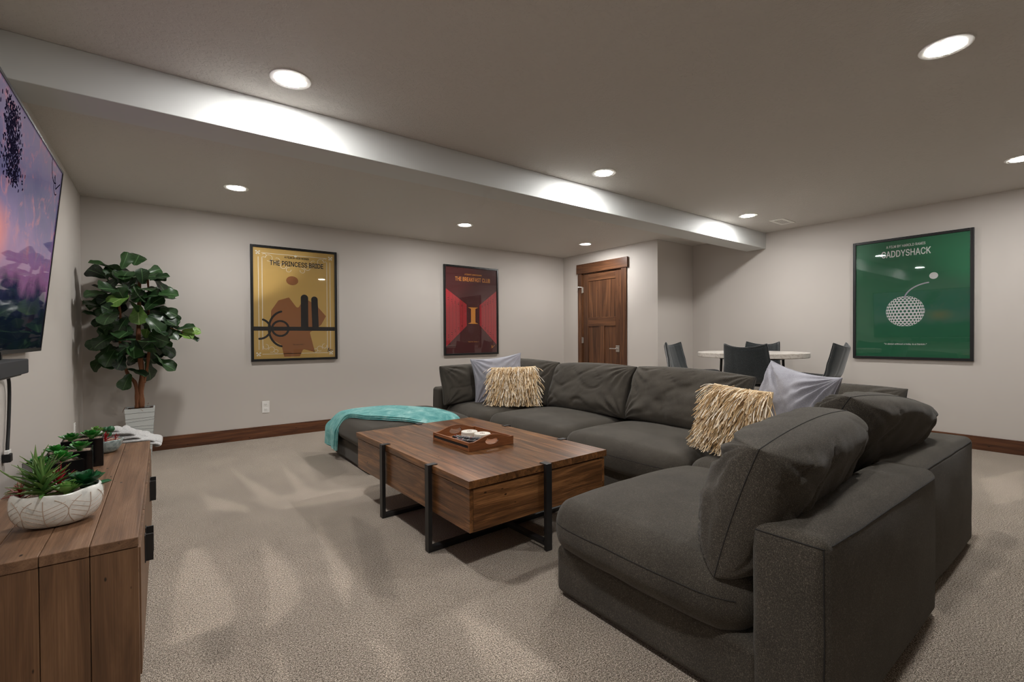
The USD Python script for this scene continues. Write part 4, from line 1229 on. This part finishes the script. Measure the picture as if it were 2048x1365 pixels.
def square_pot(w0, w1, h, t_):
    def ring(w, z):
        a = w / 2
        return [(-a, -a, z), (a, -a, z), (a, a, z), (-a, a, z)]
    V = np.array(ring(w0, 0) + ring(w1, h) + ring(w1 - 2 * t_, h) + ring(w1 - 2 * t_ - .004, h - .05))
    Fq = [[0, 3, 2, 1]]
    for k in range(3):
        for j in range(4):
            j2 = (j + 1) % 4
            Fq.append([4 * k + j, 4 * k + j2, 4 * k + 4 + j2, 4 * k + 4 + j])
    Fq.append([12, 13, 14, 15])
    return meshkit.arrays((V, np.array(Fq)))[:2]


PW0, PW1, PH = .155, .215, .485
v_, f_ = square_pot(PW0, PW1, PH, .012)
pot = obj('pot', (v_, f_), MATS['planter_white'], fig)
rg = np.random.default_rng(11)
for k in range(13):        # fine uneven lines cut around the pot
    z = .03 + k * .034
    for side in range(4):
        z0, z1 = z + rg.uniform(-.012, .012), z + rg.uniform(-.012, .012)
        hw0, hw1 = (PW0 + (PW1 - PW0) * z0 / PH) / 2, (PW0 + (PW1 - PW0) * z1 / PH) / 2
        p0, p1 = np.array([-hw0, -hw0 - .0002, z0]), np.array([hw1, -hw1 - .0002, z1])
        R = rot([0, 0, 1], 90 * side)[:3, :3]
        obj('groove', tube([R @ p0, R @ p1], .0013, 4), MATS['planter_line'], pot)
obj('soil', rounded((-PW1 / 2 + .013, -PW1 / 2 + .013, PH - .05), (PW1 / 2 - .013, PW1 / 2 - .013, PH - .012), .01, 2, 6, soft(.006, 5, 20)), MATS['soil'], fig, smooth=True)
for k in range(9):
    a = rg.uniform(0, 6.28)
    p = np.array([math.cos(a) * .095, math.sin(a) * .095, PH - .006])
    q = p + np.array([math.cos(a) * .02, math.sin(a) * .02, .03 * rg.random()])
    r_ = q + np.array([math.cos(a + 1) * .02, math.sin(a + 1) * .02, -.05 * rg.random()])
    obj('moss_strand', tube([p, q, r_], .0012, 4), MATS['bark'], fig)
# stems: (points, thickness); points in world metres
STEMS = [([(.435, -.36, .47), (.43, -.36, .62), (.445, -.355, .80), (.415, -.36, 1.05), (.425, -.35, 1.35), (.43, -.36, 1.58), (.44, -.37, 1.72)], (.026, .010)),
         ([(.40, -.37, .47), (.405, -.375, .60), (.395, -.37, .72), (.34, -.38, .79), (.315, -.385, .90), (.285, -.37, 1.08), (.30, -.36, 1.3), (.27, -.35, 1.55)], (.017, .008)),
         ([(.45, -.36, .70), (.475, -.35, .82), (.495, -.34, 1.0), (.49, -.35, 1.25), (.50, -.36, 1.5), (.49, -.36, 1.7)], (.015, .008)),
         ([(.50, -.35, 1.22), (.58, -.37, 1.25), (.66, -.39, 1.21), (.76, -.42, 1.17)], (.008, .005))]
for pts, (r0, r1) in STEMS:
    p = np.array(pts)
    k_ = np.linspace(0, 1, len(p))
    fq = np.linspace(0, 1, 40)
    pp = np.stack([np.interp(fq, k_, p[:, i]) for i in range(3)], 1)
    pp = gaussian_filter(pp, (1.4, 0), mode='nearest')
    rr = (r0 + (r1 - r0) * fq) * (1 + .12 * np.sin(fq * 40 + r0 * 900))
    obj('trunk' if r0 > .01 else 'branch', tube(pp, rr, 10), MATS['bark'], fig, smooth=True, world=True)
FIGS = [leaf_mesh(1, .70, 'fig', (15, 9), droop=d, cup=c, rip=.10, seed=s) for s, (d, c) in enumerate([(.25, .30), (.45, .20), (.10, .35), (.6, .15), (.35, -.15), (.2, .1)])]
rg = np.random.default_rng(29)
cen = np.array([.375, -.36, 1.31])
rad = np.array([.28, .24, .58])
spots = []
tries = 0
while len(spots) < 138 and tries < 6000:
    tries += 1
    d = rg.normal(size=3)
    d /= np.linalg.norm(d)
    p = cen + rad * d * rg.uniform(.45, .88)
    low = p[2] - .76
    if low < 0 or (p[2] < 1.0 and p[0] > .55):
        continue
    if any(np.linalg.norm(p - q) < .062 for q in spots):
        continue
    spots.append(p)
for p in spots:
    o = (p - cen) / rad
    d = np.array([o[0], o[1], .25 * o[2] + rg.uniform(-.55, .35)]) + rg.normal(size=3) * .25
    d /= np.linalg.norm(d)
    s = rg.uniform(.145, .23)
    tip = p + d * s
    if tip[0] < .03 or tip[1] > -.035:                    # keep clear of the two walls
        d[0] = abs(d[0]) if tip[0] < .03 else d[0]
        d[1] = -abs(d[1]) if tip[1] > -.035 else d[1]
    p = np.array([max(p[0], .10), min(p[1], -.10), p[2]])
    tip = p + d * s
    p = p + np.array([max(.045 - tip[0], 0), -max(tip[1] + .05, 0), 0])
    up = np.array([.25 * o[0] + .15, .3 * o[1] - .75, .8]) + rg.normal(size=3) * .45
    put_leaf(fig, FIGS[rg.integers(len(FIGS))], p, d, up, s, MATS['fig_leaf'])
for (p, d, up, s, y) in [((.70, -.40, 1.19), (.85, -.3, .35), (-.2, -.5, 1), .17, 0), ((.74, -.41, 1.18), (.9, -.1, .05), (0, -.8, 1), .17, 1), ((.72, -.41, 1.17), (.7, -.5, -.35), (.2, -.8, .7), .15, 1),
                         ((.66, -.39, 1.21), (.25, .1, .9), (.6, -.8, .2), .16, 0), ((.60, -.37, 1.24), (-.1, -.4, -.9), (.1, -1, .1), .20, 0), ((.63, -.38, 1.22), (.5, -.6, -.6), (.2, -.8, .6), .18, 0),
                         ((.78, -.42, 1.16), (.6, -.3, -.5), (.5, -.5, .8), .13, 0), ((.52, -.36, .92), (.75, -.2, -.35), (.1, -.6, .8), .22, 0), ((.36, -.40, .80), (-.35, -.35, -.8), (-.3, -.9, .1), .17, 0),
                         ((.47, -.40, 1.12), (.1, -.6, .6), (0, -.9, .6), .12, 1), ((.42, -.45, 1.42), (.05, -.35, -.9), (0, -1, .2), .20, 1), ((.36, -.47, 1.5), (-.5, -.3, -.3), (0, -.8, .6), .19, 1)]:
    put_leaf(fig, FIGS[0 if s > .16 else 2], np.array(p), np.array(d), up, s, MATS['fig_leaf_young' if y else 'fig_leaf'])

PETS = [leaf_mesh(1, .56, 'petal', (7, 5), droop=dr, cup=.30, thick=.08) for dr in (-.22, -.18, -.10)]
SPIKE = [leaf_mesh(1, .125, 'spike', (7, 4), droop=dr, cup=.5, thick=.05) for dr in (.22, .08, -.25, .35)]


def rosette(parent, at, R_, m, seed, n=20, flat_=.0, name='succulent', label=None, protos=PETS, tall=.0):
    rg = np.random.default_rng(seed)
    core = obj(name, move(lathe([(0, 0), (.16 * R_, .02 * R_), (.12 * R_, .25 * R_), (0, .33 * R_)], 10), at), m, parent, smooth=True, world=True, label=label)
    for i in range(n):
        f = 1 - i / n                                  # outer leaves first
        a = i * 2.39996 + rg.normal() * .08
        el = math.radians(10 + 66 * (1 - f) ** 1.2 + flat_ + rg.normal() * 5)
        d = np.array([math.cos(a) * math.cos(el), math.sin(a) * math.cos(el), math.sin(el)])
        up = np.array([-math.cos(a) * math.sin(el), -math.sin(a) * math.sin(el), math.cos(el)])
        s = R_ * (.40 + .60 * f) * rg.uniform(.9, 1.08)
        put_leaf(core, protos[0 if f > .6 else 1 if f > .3 else 2], np.array(at) + np.array([0, 0, R_ * (.06 + .16 * (1 - f))]) + d * R_ * .08, d, up, s, m)
    return core


def spiky(parent, at, R_, m, seed, n=44, label=None, spread=75):
    rg = np.random.default_rng(seed)
    core = obj('succulent', tube([np.array(at), np.array(at) + [0, 0, R_ * .55]], np.array([.05, .02]) * R_, 8), m, parent, smooth=True, world=True, label=label)
    for i in range(n):
        f = i / n
        a = i * 2.39996
        el = math.radians(14 + spread * f * .92 + rg.normal() * 6)
        d = np.array([math.cos(a) * math.cos(el), math.sin(a) * math.cos(el), math.sin(el)])
        up = np.array([-math.cos(a) * math.sin(el), -math.sin(a) * math.sin(el), math.cos(el)])
        put_leaf(core, SPIKE[rg.integers(4)], np.array(at) + np.array([0, 0, R_ * (.04 + .5 * f)]), d, up, R_ * rg.uniform(.75, 1.0) * (1 - .25 * f), m)
    return core


# long white bowl with leaf relief
BX, BY, BZ = .312, -3.685, CZ + .001
bowl = thing('succulent_bowl', 'long white glazed bowl with leaf relief, planted with succulents, nearest on the console', 'potted plant', (BX, BY, BZ), math.radians(5))
NU, NV = 96, 30
th_ = np.linspace(0, 2 * PI, NU, endpoint=False)
prof = [(.0, .0), (.45, .0), (.62, .004), (.80, .016), (.92, .034), (.985, .055), (1.0, .072), (.985, .088), (.945, .100), (.90, .106), (.865, .104), (.85, .092), (.85, .07), (.5, .062), (0, .06)]
prof = np.array(prof)
pk = np.linspace(0, 1, len(prof))
pf = np.stack([np.interp(np.linspace(0, 1, 46), pk, prof[:, i]) for i in range(2)], 1)
pf = gaussian_filter(pf, (1.0, 0), mode='nearest')
AX, AY, AZ = .116, .078, 1.10
V = []
for r_, z in pf:
    zz = z + .004 * np.cos(2 * th_) * np.clip((z - .05) / .05, 0, 1) + .002 * np.sin(6 * th_) * np.clip((z - .07) / .03, 0, 1)
    bul = 1 + .02 * np.abs(np.sin(3 * th_)) * (r_ > .6)
    V.append(np.stack([AX * r_ * np.cos(th_) * bul, AY * r_ * np.sin(th_) * bul, zz * AZ], 1))
V = np.array(V)
n_, m_ = V.shape[:2]
Fq = []
for i in range(n_ - 1):
    for j in range(m_):
        j2 = (j + 1) % m_
        Fq.append([i * m_ + j, i * m_ + j2, (i + 1) * m_ + j2, (i + 1) * m_ + j])
bm = trimesh.Trimesh(*meshkit.arrays((V.reshape(-1, 3), np.array(Fq)))[:2], process=False)
bm.merge_vertices(digits_vertex=6)
body = obj('bowl', bm, MATS['glazed_white'], bowl, smooth=50)


def on_bowl(a, z):
    i = int(np.argmin(np.abs(pf[:24, 1] - z) + 1e9 * (pf[:24, 0] < .5)))
    r_ = np.interp(z, pf[:22, 1] + np.arange(22) * 1e-6, pf[:22, 0])
    b = 1 + .02 * abs(math.sin(3 * a))
    zz = z + .004 * math.cos(2 * a) * min(max((z - .05) / .05, 0), 1)
    return np.array([AX * r_ * math.cos(a) * b, AY * r_ * math.sin(a) * b, zz * AZ]) * [1.004, 1.004, 1]


for k in range(6):                                     # six leaves around the bowl, each with a midrib and side veins
    a0 = 2 * PI * k / 6 + .25
    hw_ = 2 * PI / 12
    obj('vein', tube([on_bowl(a0, z) for z in np.linspace(.008, .092, 12)], .0012, 5), MATS['groove_brown'], body)
    for s in (-1, 1):
        obj('vein', tube([on_bowl(a0 + s * hw_ * (1 - abs(2 * q - 1) ** 2.2 * .55), .008 + q * .084) for q in np.linspace(0, 1, 14)], .0010, 5), MATS['groove_brown'], body)
        for q in (.10, .27, .44, .61):
            obj('vein', tube([on_bowl(a0 + s * hw_ * f * .93, .010 + (q + f * .26) * .084) for f in np.linspace(0.03, .95, 8)], .0007, 4), MATS['groove_brown'], body)
sl = np.array([[AX * .86 * math.cos(a), AY * .86 * math.sin(a)] for a in th_])
gr = trimesh.creation.extrude_polygon(sg.Polygon(sl), .022, engine='earcut')
obj('gravel', move(gr, (0, 0, .074)), MATS['gravel'], bowl)


def BW(x, y, z=.096):
    c, s = math.cos(math.radians(5)), math.sin(math.radians(5))
    return np.array([BX + c * x - s * y, BY + s * x + c * y, BZ + z])


spiky(bowl, BW(-.035, -.012), .135, MATS['aloe_green'], 51, 46, 'long spiky green leaves')
spiky(bowl, BW(-.05, .012, .105), .15, MATS['aloe_green'], 58, 16, 'long spiky green leaves', 84)
spiky(bowl, BW(.0, .030), .095, MATS['succulent_red'], 52, 22, 'dark red pointed leaves', 60)
spiky(bowl, BW(-.088, .0, .098), .06, MATS['succulent_red'], 53, 18, 'dark red pointed leaves', 50)
rosette(bowl, BW(.022, -.034, .100), .056, MATS['succulent_lime'], 54, 18, 14, label='small lime green rosette')
rosette(bowl, BW(.066, .010, .102), .082, MATS['succulent_dark'], 55, 26, 2, label='dark green rosette')

# three black square planters
PLANT = [(.255, -3.165, .118, -64, 'nearest of the three square black planters of green rosettes on the console'),
         (.268, -2.995, .120, -8, 'middle one of the three square black planters of green rosettes'),
         (.288, -2.775, .138, -4, 'farthest of the three square black planters of green rosettes, beside the pale round bowl')]
PLANT = [(.236, -3.195, .118, 25, PLANT[0][4]), (.263, -2.995, .120, 4, PLANT[1][4]), (.283, -2.775, .134, 3, PLANT[2][4])]
for i, (x, y, hh, deg, lab) in enumerate(PLANT):
    pl = thing('succulent_planter', lab, 'potted plant', (x, y, CZ + .001), math.radians(deg), 'square black planters on the console')
    w_ = .15
    wl = .006
    outer = rounded((-w_ / 2, -.066, 0), (w_ / 2, .066, hh), .003, 1)
    po = obj('pot', cat_m(rb(-w_ / 2, w_ / 2, -.066, -.066 + wl, 0, hh, .002), rb(-w_ / 2, w_ / 2, .066 - wl, .066, 0, hh, .002), rb(-w_ / 2, -w_ / 2 + wl, -.066 + wl, .066 - wl, 0, hh, .002),
                          rb(w_ / 2 - wl, w_ / 2, -.066 + wl, .066 - wl, 0, hh, .002), bx(-w_ / 2 + wl, w_ / 2 - wl, -.066 + wl, .066 - wl, 0, .01)), MATS['black_glaze'], pl)
    obj('gravel', bx(-w_ / 2 + wl, w_ / 2 - wl, -.066 + wl, .066 - wl, .01, hh - .010), MATS['gravel'], pl)
    c, s = math.cos(math.radians(deg)), math.sin(math.radians(deg))
    for j, (lx, ly) in enumerate(((-.045, -.002), (.030, .008))):
        rosette(pl, np.array([x + c * lx - s * ly, y + s * lx + c * ly, CZ + hh - .008]), .056 if j == 0 else .062, MATS['succulent_green'], 60 + 2 * i + j, 20, 4)

# small pale round bowl with mixed succulents
rbw = thing('succulent_dish', 'small pale blue-green round bowl with red and lime succulents at the console end', 'potted plant', (.335, -2.485, CZ + .001))
obj('bowl', lathe([(0, 0), (.045, 0), (.062, .012), (.078, .038), (.083, .066), (.080, .069), (.075, .064), (.070, .05), (0, .048)], 44), MATS['celadon_glaze'], rbw, smooth=40)
obj('gravel', move(trimesh.creation.cylinder(radius=.073, height=.014, sections=36), (0, 0, .054)), MATS['gravel'], rbw)
rz_ = CZ + .062
spiky(rbw, (.345, -2.515, rz_), .055, MATS['succulent_red'], 71, 26, 'bright red pointed leaves', 70)
spiky(rbw, (.385, -2.50, rz_), .042, MATS['succulent_red'], 72, 14, 'bright red pointed leaves', 70)
for k, (x, y, z, r_) in enumerate([(.285, -2.47, .024, .030), (.30, -2.45, .04, .032), (.318, -2.46, .03, .030), (.27, -2.49, .018, .028)]):
    rosette(rbw, (x, y, rz_ + z * .6 + .03), r_, MATS['succulent_lime'], 73 + k, 13, 14, label='pale lime rosette')
for k, (x, y, z, r_) in enumerate([(.352, -2.45, .03, .016), (.362, -2.445, .055, .018), (.34, -2.445, .055, .015)]):
    cact = obj('succulent', move(trimesh.creation.icosphere(2, r_), (x, y, rz_ + z)), MATS['succulent_dark'], rbw, smooth=True, world=True, label='dark green round cactus pad')

# basket of folded blankets beyond the console
bk = thing('blanket_basket', 'dark basket on the floor between the console and the potted fig', 'basket', (.36, -1.93, 0))
obj('body', cat_m(rb(-.15, .13, -.15, -.138, .004, .40, .004), rb(-.15, .13, .138, .15, .004, .40, .004), rb(-.15, -.138, -.138, .138, .004, .40, .004), rb(.118, .13, -.138, .138, .004, .40, .004), rb(-.138, .118, -.138, .138, .004, .02, .002)), MATS['basket'], bk)
obj('rim', tube([(-.144, -.144, .40), (.124, -.144, .40), (.124, .144, .40), (-.144, .144, .40)], .008, 8, closed=True), MATS['basket'], bk)
bl = thing('folded_blanket', 'pale grey plush blankets folded and heaped in the basket beyond the console', 'blanket', (.42, -1.93, .30))
rg = np.random.default_rng(81)


def ribbon(path, wd, thk, seed):
    p = np.array(path, float)
    k_ = np.linspace(0, 1, len(p))
    fq = np.linspace(0, 1, 36)
    pp = np.stack([np.interp(fq, k_, p[:, i]) for i in range(3)], 1)
    pp = gaussian_filter(pp, (2, 0), mode='nearest')
    a = np.linspace(0, 2 * PI, 20, endpoint=False)
    t = np.gradient(pp, axis=0)
    t /= np.linalg.norm(t, axis=1, keepdims=True)
    y = np.array([0, 1.0, 0])
    V = []
    for i in range(len(pp)):
        nrm = np.cross(t[i], y)
        nrm /= np.linalg.norm(nrm)
        end = math.sqrt(max(1 - abs(2 * fq[i] - 1) ** 6, .02))
        V.append(pp[i] + np.sign(np.cos(a))[:, None] * (np.abs(np.cos(a)) ** .6)[:, None] * wd / 2 * y * end + np.sin(a)[:, None] * thk / 2 * nrm * end)
    V = np.array(V)
    V += .006 * (meshkit.fbm(V * 14 + seed, 3, seed)[..., None] - .5)
    F_ = []
    for i in range(len(pp) - 1):
        for j in range(20):
            j2 = (j + 1) % 20
            F_.append([i * 20 + j, (i + 1) * 20 + j, (i + 1) * 20 + j2, i * 20 + j2])
    m = trimesh.Trimesh(*meshkit.arrays((V.reshape(-1, 3), np.array(F_)))[:2], process=False)
    if m.volume < 0:
        m.invert()
    return m


FOLDS = []
for k in range(13):                                    # thin layers heaped over each other, rising to the left, their ends looped
    f = k / 12
    x0, x1 = .24 + .05 * (k % 3), .585 - .20 * f + .02 * (k % 2)
    z0 = .395 + .10 * f
    FOLDS.append([(x0, 0, z0), (x0 + .05, 0, z0 + .035 + .012 * (k % 2)), ((x0 + x1) / 2, 0, z0 + .05 + .02 * math.sin(k)), (x1 - .03, 0, z0 + .052), (x1, 0, z0 + .035), (x1 - .05, 0, z0 + .022)])
for k, pth in enumerate(FOLDS):
    q = [(x, -1.93 + .03 * (k % 3 - 1), z) for x, _, z in pth]
    obj('fold', ribbon(q, .25 - .008 * k, .024, k), MATS['grey_blanket'], bl, smooth=True, world=True)
